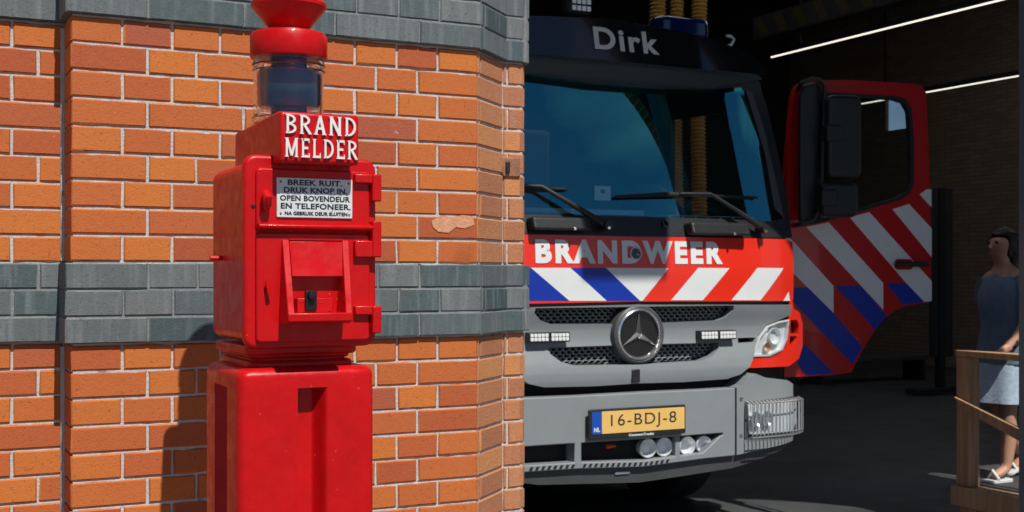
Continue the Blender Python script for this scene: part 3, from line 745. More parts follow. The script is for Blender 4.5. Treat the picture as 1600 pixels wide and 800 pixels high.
lathe(b, [(0, z0), (lr * 1.02, z0), (lr * 1.05, z0 + .003), (lr * 1.05, z1 - .006), (lr * 1.0, z1), (lr * .6, z1 + .005), (0, z1 + .005)], (0, 0), 64, LM); obj('lamp_collar', b, M['red'], post)
b = BM(); z2, z3 = zq(48), zq(12)
lathe(b, [(0, z1 + .002), (lr * .66, z1 + .003), (lr * .58, z2 - .001), (lr * .56, z2 + .003), (lr * .98, z3 - .004), (lr * 1.03, z3), (lr * 1.03, z3 + .006), (lr * .96, z3 + .012), (lr * .6, z3 + .022), (0, z3 + .026)], (0, 0), 64, LM); obj('lamp_cap', b, M['red'], post)

# ------------------------------------------------------------------ fire truck
XC = P(993, 523, 4.96).x
HW = 1.035
truck = thing('fire_truck', 'red and grey fire truck nosing out of the dark bay with its door open', 'fire truck', (XC, 5.0, 0))
def yprof(zr):
    pts = [(-1.2, 4.965), (-.30, 4.965), (-.12, 4.97), (.02, 4.965), (.19, 4.975), (.27, 5.0), (.95, 5.16), (1.02, 5.15), (1.28, 5.30)]
    if zr <= pts[0][0]: return pts[0][1]
    for (a, ya), (c, yc) in zip(pts, pts[1:]):
        if zr <= c: return ya + (yc - ya) * (zr - a) / (c - a)
    return pts[-1][1]
def ycab(u, zr): return yprof(zr) + .105 * (abs(u) / HW) ** 4.6
def CS(off=0):
    """cab front skin: (u, z-eye, w) -> world, w outwards"""
    return lambda u, z, w: Vector((XC + u, ycab(u, z) - off - w, H + z))
def hit(px, py, yf=ycab, off=0.0):
    Y = 5.0
    for _ in range(14):
        p = P(px, py, Y); Y = yf(p.x - XC, p.z - H) - off
    p = P(px, py, Y); return (p.x - XC, p.z - H)
def hits(pts, off=0.0, yf=ycab): return [hit(x, y, yf, off) for x, y in pts]
def mirror(right):
    """right half outline from top centre to bottom centre -> closed symmetric outline"""
    return right + [(-u, z) for u, z in right[::-1] if abs(u) > 1e-6]
def uz(px, py): return hit(px, py)
# --- cab shell (sides, roof, back)
zt_c = 1.19
b = BM()
shell = [(-HW, 5.10), (HW, 5.10), (HW, 6.75), (-HW, 6.75)]
# side walls, roof and rear wall with window as thick panels
b = panel([(5.13, -.75), (5.20, .25), (5.34, .98), (5.40, 1.18), (6.75, 1.22), (6.75, -.75)], [[(5.36, .30), (5.46, .86), (5.98, .90), (5.98, .30)]], lambda u, z, w: (XC - HW - w, u, H + z), .05, step=0)
bmesh.ops.recalc_face_normals(b, faces=b.faces)
for f in b.faces: f.material_index = 1 if f.normal.x > .5 else 0
cab = obj('cab_body', b, [M['truck_red'], M['cabin']], truck, bevel=.012)
b = panel([(5.13, -.75), (5.20, .25), (5.34, .98), (5.40, 1.18), (6.75, 1.22), (6.75, -.75)], [[(5.30, -.55), (5.42, .90), (6.15, .93), (6.15, -.55)]], lambda u, z, w: (XC + HW + w, u, H + z), .05, step=0)
bmesh.ops.recalc_face_normals(b, faces=b.faces)
for f in b.faces: f.material_index = 1 if f.normal.x < .5 else 0
obj('side_panel', b, [M['truck_red'], M['cabin']], cab, bevel=.012)
b = BM(); box(b, (XC - HW + .01, 5.42, H + 1.15), (XC + HW - .01, 6.74, H + 1.21)); obj('roof', b, M['black_pl'], cab, bevel=.02)
b = panel([(-HW + .06, -.7), (HW - .06, -.7), (HW - .06, 1.14), (-HW + .06, 1.14)], [[(-.75, .1), (.80, .1), (.80, .98), (-.75, .98)]], lambda u, z, w: (XC + u, 6.70 + w, H + z), .05, step=0)
obj('rear_wall', b, M['cabin'], cab)
b = BM(); box(b, (XC - HW + .06, 5.10, H - .75), (XC + HW - .06, 6.7, H - .62)); obj('cab_floor', b, M['cabin'], cab)
# dashboard, seats, steering wheel
b = BM(); prism(b, [(5.06, .20), (5.10, .27), (5.42, .30), (5.52, .22), (5.50, -.2), (5.06, -.2)], XC - HW + .07, XC + HW - .07, lambda u, v, w: (w, u, H + v)); dash = obj('dashboard', b, M['cabin'], truck, bevel=.02)
for sx_ in (-.52, .55):
    b = BM(); box(b, (XC + sx_ - .24, 5.95, H - .25), (XC + sx_ + .24, 6.40, H - .1)); box(b, (XC + sx_ - .22, 6.32, H - .12), (XC + sx_ + .22, 6.44, H + .24)); box(b, (XC + sx_ - .13, 6.34, H + .26), (XC + sx_ + .13, 6.42, H + .42)); obj('seat', b, M['cabin'], truck, bevel=.04, seg=3)
b = BM(); tube(b, [Vector((XC + .52 + .21 * math.cos(t), 5.62 + .07 * math.sin(t), H + .30 + .19 * math.sin(t))) for t in [2 * math.pi * i / 28 for i in range(28)]], .014, 8, closed=True)
tube(b, [Vector((XC + .52, 5.5, H + .2)), Vector((XC + .52, 5.63, H + .30))], .03, 8); box(b, (XC + .34, 5.60, H + .28), (XC + .70, 5.625, H + .32)); obj('steering_wheel', b, M['black_pl'], truck)
# pale cards and ledge behind the screen
b = BM(); p = P(941, 302, 5.14); box(b, (p.x - .045, 5.135, p.z - .035), (p.x + .045, 5.14, p.z + .035)); crd = obj('dash_card', b, M['paper'], dash)
b = BM(); box(b, (p.x - .012, 5.131, p.z + .0), (p.x + .01, 5.1345, p.z + .018)); obj('card_mark', b, M['ink'], crd)
b = BM(); a_, e_ = P(1040, 317, 5.2), P(1175, 327, 5.2); box(b, (a_.x, 5.18, H + .298), (e_.x, 5.34, H + .303))
for i in range(6):
    x = a_.x + (e_.x - a_.x) * i / 7; box(b, (x, 5.165, H + .270), (x + .012, 5.18, H + .30))
obj('dash_ledge', b, M['paper'], dash)
b = BM(); a_, e_ = P(826, 300, 5.2), P(1040, 300, 5.2); box(b, (a_.x, 5.40, H + .31), (e_.x, 5.41, H + .335)); obj('dash_trim', b, M['paper'], dash)
# --- windscreen and its frame
scr = hits([(990, 135), (1060, 139), (1120, 139), (1158, 136), (1171, 150), (1182, 190), (1200, 250), (1216, 310), (1222, 342), (1205, 346), (1120, 342), (990, 338)])
scr[0] = (0, scr[0][1] + .0); scr[-1] = (0, scr[-1][1])
b = panel(mirror(scr), [], CS(.0), .006, step=.06); obj('windscreen', b, M['screen'], truck)
frm = hits([(990, 112), (1100, 118), (1168, 120), (1186, 128), (1196, 160), (1215, 240), (1230, 310), (1237, 372), (1100, 371), (990, 370)])
frm[0] = (0, frm[0][1]); frm[-1] = (0, frm[-1][1])
hole = [(u * .997, z) for u, z in mirror(scr)]
b = panel(mirror(frm), [hole], CS(.004), .035, step=.08); wf = obj('windscreen_frame', b, M['black_pl'], truck, bevel=.004)
# grey-green gloss strip of the right pillar
pil = hits([(1166, 140), (1176, 146), (1193, 200), (1214, 290), (1224, 340), (1210, 325), (1195, 240), (1180, 190)], .006)
for sgn in (1, -1):
    b = panel([(u * sgn, z) for u, z in pil], [], CS(.008), .004, step=.06); obj('pillar_trim', b, M['t_dgrey'], wf)
# visor lip above the screen
lp = hits([(990, 101), (1100, 112), (1172, 118), (1182, 126), (1150, 131), (1100, 140), (1000, 138), (990, 137)]); lp[0] = (0, lp[0][1]); lp[-1] = (0, lp[-1][1])
b = panel(mirror(lp), [], lambda u, z, w: Vector((XC + u, ycab(u, z) - .05 - w, H + z)), .07, step=.08); obj('visor', b, M['visor'], truck, bevel=.015, seg=3)
# roof board carrying the name
def yboard(u, z): return 5.125 + (z - 1.0) * .22 + .16 * (abs(u) / HW) ** 3
bd = hits([(990, 34), (1050, 46), (1110, 60), (1165, 82), (1190, 97), (1198, 118), (1165, 116), (1040, 106), (990, 102)], 0, yboard); bd[0] = (0, bd[0][1]); bd[-1] = (0, bd[-1][1])
b = panel(mirror(bd), [], lambda u, z, w: Vector((XC + u, yboard(u, z) - w, H + z)), .05, step=.06); board = obj('roof_board', b, M['black_gl'], truck, bevel=.008)
a_ = hit(929, 75, yboard); e_ = hit(1030, 87, yboard); t_ = hit(932, 41, yboard)
zb0 = (a_[1] + e_[1]) / 2
q = fit_text('Dirk', a_[0], e_[0], zb0, zb0 + (t_[1] - a_[1]) * 1.0, lambda u, z, w: Vector((XC + u, yboard(u, z) - .004 - w, H + z)), .004, bold=.0042, space=1.15, res=6, step=.03)
obj('name_lettering', q, M['letter_white'], board, smooth=False)
# blue beacon and white hook on the roof
p = P(1062, 42, 5.9)
b = BM(); prism(b, rrect(p.x - .17, p.x + .19, 5.84, 6.0, .07), p.z - .07, p.z + .05); bc = obj('beacon', b, M['beacon'], truck, bevel=.03, seg=3)
b = BM(); prism(b, rrect(p.x - .18, p.x + .20, 5.83, 6.01, .07), H + 1.19, p.z - .068); obj('beacon_base', b, M['black_pl'], bc)
b = BM(); tube(b, [P(x, y, 5.45) for x, y in ((1117, 76), (1132, 75), (1143, 70), (1147, 62), (1142, 57), (1135, 56))], .008, 8); obj('aerial_hook', b, M['t_white'], truck)
# --- red panel, lettering, stripes
rp = hits([(990, 370), (1100, 371), (1225, 374), (1236, 378), (1237, 468), (1232, 470), (990, 471)]); rp[0] = (0, rp[0][1]); rp[-1] = (0, rp[-1][1])
b = panel(mirror(rp), [], CS(.012), .03, step=.05); rpo = obj('red_front_panel', b, M['truck_red'], truck, bevel=.006, seg=3)
def flat_stripe(pts, mat, name='stripe', off=.0135, parent=rpo):
    b = panel(hits(pts, .0135), [], CS(off), .0012, step=.05); return obj(name, b, mat, parent)
T, Bt = 418.5, 470
S = lambda x: (x / 3.077 + 810)
def zstripe(t0, t1, b0, b1, mat):
    flat_stripe([(S(t0), T), (S(t1), T + (.5 if t1 > 600 else 0)), (S(b1), Bt - (1 if b1 > 600 else 0)), (S(b0), Bt - (1 if b0 > 600 else 0))], mat)
zstripe(60, 250, 245, 425, M['t_white']); zstripe(-130, 60, 55, 245, M['t_blue']); zstripe(-320, -130, -135, 55, M['t_white']); zstripe(-510, -320, -325, -135, M['t_blue'])
zstripe(250, 420, 425, 585, M['t_blue']); zstripe(420, 722, 585, 597, M['t_white'])
zstripe(865, 1015, 735, 887, M['t_white']); zstripe(1150, 1275, 1025, 1165, M['t_white'])
flat_stripe([(S(1300), 456), (S(1306), 470), (S(1275), 470)], M['t_white'])
a_ = hit(837, 412, off=.0135); e_ = hit(1129, 413, off=.0135); t_ = hit(990, 376, off=.0135); bb_ = hit(990, 412, off=.0135)
q = fit_text('BRANDWEER', a_[0], e_[0], bb_[1], t_[1], CS(.0145), .0016, bold=.0075, space=1.28, res=6, step=.03)
obj('lettering', q, M['t_white'], rpo, smooth=False)
# small round badge on the red panel
def star3(bm, c, r, mf, hgt):
    o = bm.verts.new(mf(c[0], c[1], hgt)); vs = []
    for i in range(6):
        a = R(90 + 60 * i); rr = r if i % 2 == 0 else r * .155
        vs.append(bm.verts.new(mf(c[0] + rr * math.cos(a), c[1] + rr * math.sin(a), 0 if i % 2 else hgt * .25)))
    for i in range(6): bm.faces.new((o, vs[i], vs[(i + 1) % 6]))
c = hit(993, 396, off=.014)
b = BM(); lathe(b, [(0, .004), (.026, .004), (.030, .008), (.034, .004), (.034, 0)], (0, 0), 28, lambda x, y, z: CS(.0145)(c[0] + x, c[1] + y, z)); bg_ = obj('badge', b, M['silver'], rpo)
b = BM(); lathe(b, [(0, .0055), (.0255, .0055), (.0255, .002)], (0, 0), 24, lambda x, y, z: CS(.0145)(c[0] + x, c[1] + y, z)); obj('badge_disc', b, M['black_gl'], bg_)
b = BM(); star3(b, c, .025, lambda x, y, z: CS(.0145)(x, y, .006 + z), .004); obj('badge_star', b, M['chrome'], bg_, smooth=False)
# --- grab handles and wipers
def bar_handle(x0, x1, y0, y1):
    A = hit(x0, y0); B = hit(x1, y1); zc = (A[1] + B[1]) / 2; hh2 = abs(A[1] - B[1]) / 2
    b = BM(); prism(b, rrect(A[0], B[0], zc - hh2, zc + hh2, hh2 * .45), .006, .075, lambda u, v, w: CS(0)(u, v, w)); h = obj('grab_handle', b, M['black_pl'], truck, bevel=.012, seg=3)
    b = BM(); lathe(b, [(0, .008), (.006, .006), (.008, 0)], (0, 0), 10, lambda x, y, z: CS(.076)(A[0] + (B[0] - A[0]) * .7 + x, zc - hh2 * .75 + y, z)); obj('bolt', b, M['chrome'], h)
bar_handle(1066, 1160, 347, 369); bar_handle(820, 913, 339, 361)
def wiper(piv, elbow, tip, b0, b1, bmid):
    f = lambda p, o: CS(o)(*hit(p[0], p[1]), 0)
    b = BM(); tube(b, [f(piv, .05), f(((piv[0] + elbow[0]) / 2, (piv[1] + elbow[1]) / 2), .055), f(elbow, .05), f(tip, .035)], [.017, .013, .009, .007], 8)
    w = obj('wiper', b, M['black_pl'], truck)
    b = BM(); tube(b, [f(b0, .016), f(bmid, .022), f(b1, .016)], [.007, .012, .006], 8); obj('blade', b, M['rubber'], w)
    b = BM(); tube(b, [f(piv, .0), f(piv, .075)], .022, 12); obj('pivot', b, M['black_pl'], w)
    b = BM(); tube(b, [f((piv[0] - 1, piv[1] + 4), .07), f((piv[0] - 1, piv[1] + 4), .082)], .007, 8); obj('bolt', b, M['chrome'], w)
wiper((1183, 358), (1101, 304), (1056, 303), (958, 308), (1180, 309), (1040, 304))
wiper((939, 353), (838, 292), (800, 290), (700, 296), (884, 296), (800, 293))
b = BM(); c = hit(1037, 350); lathe(b, [(.016, .0), (.016, .012), (.010, .014), (.010, .004), (0, .004)], (0, 0), 20, lambda x, y, z: CS(.006)(c[0] + x, c[1] + y, z)); obj('washer_cap', b, M['black_gl'], truck)
# --- grille
gr = hits([(990, 476), (1110, 476), (1228, 476), (1230, 492), (1213, 500), (1195, 508), (1182, 524), (1170, 556), (1162, 572), (1148, 584), (1128, 591), (1060, 596), (990, 598)]); gr[0] = (0, gr[0][1]); gr[-1] = (0, gr[-1][1])
hu = hits([(990, 479), (1138, 477), (1139, 484), (1130, 495), (1116, 501), (990, 506)]); hu[0] = (0, hu[0][1]); hu[-1] = (0, hu[-1][1])
hl = hits([(990, 538), (1120, 535), (1118, 544), (1106, 556), (1088, 563), (990, 569)]); hl[0] = (0, hl[0][1]); hl[-1] = (0, hl[-1][1])
s1 = hits([(1150, 528), (1178, 527), (1176, 534), (1150, 536)])
b = panel(mirror(gr), [mirror(hu), mirror(hl), s1, [(-u, z) for u, z in s1]], lambda u, z, w: Vector((XC + u, ycab(u, z) - .03 + .02 * math.cos((z + .285) * 18) - w, H + z)), .05, step=.05)
gro = obj('grille', b, M['t_grey'], truck, bevel=.006, seg=3)
b = panel([(-.98, -.50), (.98, -.50), (.98, -.125), (-.98, -.125)], [], CS(-.085), .01, step=.1); obj('grille_back', b, M['dark'], gro)
def inpoly(p, poly):
    r = False; n = len(poly)
    for i in range(n):
        (x1_, y1_), (x2_, y2_) = poly[i], poly[(i + 1) % n]
        if (y1_ > p[1]) != (y2_ > p[1]) and p[0] < (x2_ - x1_) * (p[1] - y1_) / (y2_ - y1_) + x1_: r = not r
    return r
def honeycomb(poly, name):
    b = BM(); w, h = .034, .020
    zs = [z for _, z in poly]; us = [u for u, _ in poly]; j = 0; z = min(zs)
    while z < max(zs) + h:
        u = min(us) + (w / 2 if j % 2 else 0)
        while u < max(us) + w:
            if inpoly((u, min(max(z, min(zs) + .003), max(zs) - .003)), poly):
                def ring(k, d):
                    pts = [(-.5, 0), (-.25, .5), (.25, .5), (.5, 0), (.25, -.5), (-.25, -.5)]
                    return [b.verts.new(CS(-.028)(u + x * w * 1.32 * k, z + y * h * 1.05 * k, d)) for x, y in pts]
                A, B_, C2 = ring(1.0, 0), ring(.72, .004), ring(.66, -.02)
                for i in range(6):
                    jn = (i + 1) % 6
                    b.faces.new((A[i], A[jn], B_[jn], B_[i])); b.faces.new((B_[i], B_[jn], C2[jn], C2[i]))
            u += w
        z += h * .75 * 1.05; j += 1
    obj(name, b, M['grille_shine'], gro, smooth=False)
honeycomb(mirror(hu), 'grille_mesh'); honeycomb(mirror(hl), 'grille_mesh')
# black band between red panel and grille
bk = hits([(990, 469.5), (1234, 468), (1234, 478), (990, 479)]); bk[0] = (0, bk[0][1]); bk[-1] = (0, bk[-1][1])
b = panel(mirror(bk), [], CS(-.008), .03, step=.08); obj('black_trim', b, M['black_pl'], truck)
# LED bars
def led_bar(x0, x1, y0, y1):
    A = hit(x0, y0, off=.05); B = hit(x1, y1, off=.05); w2 = (B[0] - A[0])
    b = BM(); prism(b, rrect(A[0], B[0], B[1], A[1], .004), 0, .045, CS(.005)); o = obj('light_bar', b, M['black_pl'], truck, bevel=.003)
    for h in range(2):
        b = BM(); u0_ = A[0] + w2 * (.03 + h * .5); u1_ = u0_ + w2 * .44
        hh_ = A[1] - B[1]
        for r_ in range(2):
            for k in range(5):
                uu = u0_ + (u1_ - u0_) * k / 5; zz_ = B[1] + hh_ * (.12 + r_ * .4)
                prism(b, rrect(uu + .001, uu + (u1_ - u0_) / 5 - .001, zz_, zz_ + hh_ * .36, .003, 2), 0, .004, CS(.0505))
        obj('led_block', b, M['t_white'], o, bevel=.0015)
led_bar(1094, 1151, 517, 530); led_bar(826, 891, 520, 534)
# star emblem in its ring
ce = (0.0, hit(991, 523, off=.06)[1])
EM = lambda x, y, z: Vector((XC + ce[0] + x, 4.930 - z, H + ce[1] + y))
b = BM(); lathe(b, [(.121, -.02), (.140, -.06), (.143, -.015), (.138, .004), (.129, .010), (.122, .006), (.120, -.01)], (0, 0), 64, EM); em = obj('emblem_housing', b, M['t_dgrey'], truck)
b = BM(); lathe(b, [(0, -.006), (.118, -.006), (.118, -.03), (0, -.03)], (0, 0), 48, EM); obj('emblem_disc', b, M['black_gl'], em)
b = BM(); lathe(b, [(.107, -.004), (.108, .008), (.114, .016), (.121, .012), (.124, .0), (.107, -.004)], (0, 0), 64, EM); obj('emblem_ring', b, M['chrome'], em)
b = BM(); star3(b, (0, 0), .109, lambda x, y, z: EM(x, y, -.004 + z), .022); obj('emblem_star', b, M['chrome'], em, smooth=False)
b = BM(); A = hit(985, 577, off=.04); B = hit(998, 597, off=.04); box(b, (A[0], B[1], 0), (B[0], A[1], .02), CS(.035)); obj('radar_sensor', b, M['black_pl'], truck, bevel=.004)
# --- headlights with red surround
sr = hits([(1236, 468), (1238, 482), (1247, 488), (1252, 505), (1252, 540), (1246, 560), (1230, 572), (1165, 575), (1166, 570), (1178, 558), (1205, 556), (1225, 545), (1231, 505), (1230, 492), (1232, 468)])
vt = hits([(1233, 500), (1243, 500), (1246, 508), (1244, 528), (1236, 545), (1231, 545)])
hd = hits([(1229, 500), (1213, 503), (1196, 510), (1184, 527), (1172, 556), (1200, 555), (1219, 546), (1226, 530)])
def shp(poly, s): return [(u * s, z) for u, z in poly]
for sgn in (1, -1):
    b = panel(shp(sr, sgn), [shp(vt, sgn)], CS(.012), .05, step=.05); so = obj('headlight_surround', b, M['truck_red'], truck, bevel=.005)
    b = panel(shp(vt, sgn), [], CS(-.03), .01, step=.05); v_ = obj('vent', b, M['dark'], so)
    b = panel(shp(hits([(1232, 521), (1246, 521), (1246, 525), (1232, 525)]), sgn), [], CS(.005), .02, step=.05); obj('vent_bar', b, M['truck_red'], v_)
    b = panel(shp(hd, sgn), [], CS(-.006), .01, step=.03); hl_ = obj('headlight', b, M['silver'], truck)
    cx = sum(u for u, _ in hd) / len(hd); cz = sum(z for _, z in hd) / len(hd)
    big = [(cx + (u - cx) * 1.04, cz + (z - cz) * 1.04) for u, z in hd]
    rimp = [(cx + (u - cx) * .93, cz + (z - cz) * .93) for u, z in hd]
    b = panel(shp(big, sgn), [shp(rimp, sgn)], CS(.018), .05, step=.04); obj('headlight_rim', b, M['silver'], hl_, bevel=.003)
    b = panel(shp(hd, sgn), [], lambda u, z, w: CS(.024)(u, z, w + .02 * max(0, 1 - ((abs(u) - cx) / .09) ** 2 - ((z - cz) / .09) ** 2)), .003, step=.02); obj('headlight_lens', b, M['lens'], hl_)
    b = BM(); lathe(b, [(0, -.03), (.02, -.028), (.034, -.012), (.040, .004), (.044, .004), (.044, -.03)], (0, 0), 24, lambda x, y, z: CS(.012)((cx + .012) * sgn + x, cz + .01 + y, z)); obj('reflector', b, M['silver'], hl_)
    b = BM(); lathe(b, [(0, -.03), (.012, -.028), (.020, -.012), (.024, .0)], (0, 0), 16, lambda x, y, z: CS(.012)((cx - .045) * sgn + x, cz - .045 + y, z)); obj('indicator', b, M['orange'], hl_)
# --- bumper
BW = 1.09
def ybump(u, z):
    t = abs(u) / BW
    return 4.885 + .05 * t * t + .16 * max(0, (t - .72) / .28) ** 2.2 - .02 * min(0, z + .74) / .2 * 0
def BS(off=0): return lambda u, z, w: Vector((XC + u, ybump(u, z) - off - w, H + z))
def bh(pts, off=0.0): return hits(pts, off, ybump)
dk = bh([(990, 594), (1150, 586), (1238, 575), (1238, 600), (1160, 640), (990, 640)]); dk[0] = (0, dk[0][1]); dk[-1] = (0, dk[-1][1])
b = panel(mirror(dk), [], BS(-.12), .02, step=.1); obj('gap_panel', b, M['dark'], truck)
bt = bh([(990, 614), (1100, 609), (1149, 606), (1149, 712), (1100, 717), (990, 731)]); bt[0] = (0, bt[0][1]); bt[-1] = (0, bt[-1][1])
o1 = bh([(840, 694), (898, 692), (902, 724), (842, 726)]); o2 = bh([(913, 692), (1052, 684), (1054, 718), (915, 724)]); o3 = bh([(1062, 684), (1128, 676), (1112, 700), (1106, 712), (1064, 716)])
o2 = bh([(913, 691), (1054, 683), (1055, 717), (915, 724)])
def lerp_pts(pts):
    pts = sorted(pts)
    def f(u):
        u = abs(u)
        for (ua_, za_), (ub_, zb2_) in zip(pts, pts[1:]):
            if u <= ub_: return za_ + (zb2_ - za_) * (u - ua_) / (ub_ - ua_)
        return pts[-1][1]
    return f
bz1 = lerp_pts(bt[:3]); bz0 = lerp_pts(bt[3:]); bu = bt[2][0]
LG = .030                                    # height of the ledge under the openings
hz1 = -.768
openings = [(-.62, -.37, 1), (-.335, .178, 1), (.205, .46, 0)]
b = BM(); cache = {}
def bv(u, z):
    k = (round(u, 5), round(z, 5))
    if k not in cache: cache[k] = b.verts.new((u, z, 0))
    return cache[k]
ed_ = [q for o in openings for q in o[:2]] + [.34, .40, -bu - .10, bu]
us = sorted(ed_ + [q for q in (-bu + 2 * bu * i / 48 for i in range(49)) if min(abs(q - e_) for e_ in ed_) > .012])
for ua_, ub_ in zip(us, us[1:]):
    um = (ua_ + ub_) / 2; cuts = [(bz0(ua_), bz0(ub_))]
    o = [o for o in openings if o[0] < um < o[1]]
    def lo_(u): return min(hz1 - .012, bz0(u) + LG + min(1, max(0, (u - .34) / .12)) * .085)
    top_ = lambda u: hz1
    segs = [(bz0, lo_), (lo_, top_), (top_, bz1)] if not o else [(bz0, lo_), (top_, bz1)]
    for f0, f1 in segs:
        if f0(um) > f1(um): continue
        b.faces.new([bv(ua_, f0(ua_)), bv(ub_, f0(ub_)), bv(ub_, f1(ub_)), bv(ua_, f1(ua_))])
r = bmesh.ops.extrude_face_region(b, geom=b.faces[:])
for v in r['geom']:
    if isinstance(v, bmesh.types.BMVert): v.co.z = -.09
for v in b.verts: v.co = BS(0)(v.co.x, v.co.y, v.co.z)
bo = obj('bumper', b, M['t_grey'], truck, bevel=.005, seg=3)
dkp = bh([(800, 688), (1135, 672), (1130, 722), (800, 736)]); 
b = panel([(-.70, -.90), (.60, -.88), (.60, -.72), (-.70, -.72)], [], BS(-.085), .01, step=.1); obj('bumper_opening', b, M['dark'], bo)
# corner modules
cm = bh([(1151, 606), (1160, 602), (1172, 588), (1181, 584), (1196, 590), (1230, 594), (1239, 600), (1239, 688), (1200, 700), (1151, 711)])
cml = [u for u, _ in cm]
lamp_h = bh([(1166, 632), (1205, 628), (1240, 624), (1240, 660), (1236, 672), (1168, 678)], .0)
# bumper lower lip
lpz = bh([(990, 729), (1100, 716), (1151, 711), (1200, 700), (1239, 689), (1230, 700), (1195, 718), (1150, 733), (990, 757)]); lpz[0] = (0, lpz[0][1]); lpz[-1] = (0, lpz[-1][1])
b = panel(mirror(lpz), [], lambda u, z, w: Vector((XC + u, ybump(u, z) - w - .004 + max(0, (-.72 - z)) * .15, H + z)), .04, step=.05); obj('bumper_lip', b, M['lip'], bo, bevel=.006)
b = BM(); A = bh([(965, 741), (988, 737)]); box(b, (A[0][0], A[0][1] - .006, 0), (A[1][0], A[0][1] + .008, .006), lambda u, z, w: Vector((XC + u, ybump(u, z) - w - .004 + max(0, (-.72 - z)) * .15, H + z))); obj('lip_label', b, M['t_grey'], bo)
# step ledge with slots
sl_ = [BM(), BM()]
for i in range(30):
    u = -.60 + i * .030; b = sl_[0 if u < -.36 else 1]
    if u > .13 or -.375 < u + .012 < -.335: continue
    zz_ = bz0(u) + .006
    prism(b, [(u, zz_), (u + .014, zz_), (u + .022, zz_ + .016), (u + .008, zz_ + .016)], -.01, .0012, BS(0))
for b in sl_: obj('step_slots', b, M['dark'], bo, smooth=False)
def sb(u, s_): return u * s_ - (.10 if s_ < 0 else 0)      # the left corner sits a little further out
def shb(poly, s_): return [(sb(u, s_), z) for u, z in poly]
for sgn in (1, -1):
    b = panel(shb(cm, sgn), [], BS(.001), .14, step=.03); co = obj('bumper_corner', b, M['t_grey'], truck, bevel=.012, seg=3)
    b = panel(shb(bh([(1163, 628), (1240, 618), (1240, 668), (1236, 681), (1163, 686)]), sgn), [], BS(.004), .01, step=.03); rc = obj('lamp_recess', b, M['t_dgrey'], co)
    b = panel(shb(lamp_h, sgn), [], BS(.016), .012, step=.03); cl_ = obj('corner_lamp', b, M['silver'], co)
    ua, ub = min(u for u, _ in lamp_h), max(u for u, _ in lamp_h); za, zb_ = min(z for _, z in lamp_h), max(z for _, z in lamp_h)
    b = panel(shb([(ua, za), (ub, za), (ub, zb_), (ua, zb_)], sgn), [], lambda u, z, w: BS(.03)(u, z, w + .012 * math.sin(abs(u) * 260) * .15 + .02 * (1 - ((z - (za + zb_) / 2) / ((zb_ - za) / 2)) ** 2)), .004, step=.012); obj('lamp_lens', b, M['lens'], cl_)
    for uu in (ua + .035, ua + .105):
        b = BM(); lathe(b, [(0, .0), (.02, .004), (.036, .018), (.038, .018)], (0, 0), 20, lambda x, y, z, uu=uu: BS(.017)(sb(uu, sgn) + x * .9, (za + zb_) / 2 + y, z)); obj('bulb_reflector', b, M['chrome'], cl_)
    # wire guard
    b = BM(); g0 = za - .02; g1 = zb_ + .012; n = 17; ue = ub + .035
    G = lambda u, z: BS(.065 if u < ub - .02 else .055)(sb(u, sgn), z, 0)
    for i in range(n):
        u = ua - .01 + (ue - ua + .01) * i / (n - 1); tube(b, [BS(.02)(sb(u, sgn), g1, 0), G(u, g1 - .012), G(u, g0 + .02), BS(.02)(sb(u, sgn), g0, 0)], .0028, 6)
    for z_ in (g1 - .008, g0 + .012, g0 + .03): tube(b, [G(ua - .012 + (ue - ua + .012) * k / 12, z_) for k in range(13)], .0032, 6)
    obj('lamp_guard', b, M['galv'], co)
    for py in (623, 680):
        c = bh([(1158, py)])[0]
        b = BM(); lathe(b, [(0, .004), (.008, .004), (.011, 0)], (0, 0), 12, lambda x, y, z: BS(.002)(sb(c[0], sgn) + x, c[1] + y, z)); obj('bolt', b, M['chrome'], co)
# fog lights
for (x, y, r) in ((1018, 701.5, .046), (1043, 699.5, .046), (1079, 697.5, .046), (1104, 695.5, .043)):
    c = bh([(x, y)])[0]
    FM = lambda xx, yy, z: Vector((XC + c[0] + xx, 4.925 - z, H + c[1] + yy))
    b = BM(); lathe(b, [(0, -.05), (r * .8, -.04), (r, .0), (r, .012), (r * .93, .014), (r * .9, .004), (r * .6, -.018), (0, -.026)], (0, 0), 32, FM); fo = obj('fog_light', b, M['silver'], truck)
    b = BM(); lathe(b, [(r * .92, .010), (r * .7, .018), (r * .35, .023), (0, .025)], (0, 0), 28, FM); obj('fog_lens', b, M['lens'], fo)
b = BM(); c = bh([(958, 699)])[0]; tube(b, [BS(-.03)(c[0] - .02, c[1], 0), BS(-.03)(c[0] + .03, c[1] + .002, 0)], [.010, .006], 8); obj('tow_clip', b, M['signal'], truck)
# number plate
pa = bh([(918, 641), (1069, 632), (1069, 677), (918, 685)], .02)
pu0 = (pa[0][0] + pa[3][0]) / 2; pu1 = (pa[1][0] + pa[2][0]) / 2; pz1_ = (pa[0][1] + pa[1][1]) / 2 + .002; pz0_ = (pa[2][1] + pa[3][1]) / 2 - .002
YPn = 4.868
PM = lambda u, z, w: Vector((XC + u, YPn - w, H + z))
b = BM(); prism(b, rrect(pu0, pu1, pz0_, pz1_, .008), 0, .014, PM); po = obj('number_plate', b, M['black_pl'], truck, bevel=.003)
pw2, ph2 = pu1 - pu0, pz1_ - pz0_
bx = lambda a, e, c_, d: rrect(pu0 + pw2 * a, pu0 + pw2 * e, pz0_ + ph2 * c_, pz0_ + ph2 * d, .003, 2)
b = BM(); prism(b, bx(.125, .985, .17, .92), .0142, .0165, PM); obj('plate_field', b, M['plate_y'], po, bevel=.0008)
b = BM(); prism(b, bx(.025, .123, .17, .92), .0142, .0165, PM); obj('plate_country_strip', b, M['plate_b'], po)
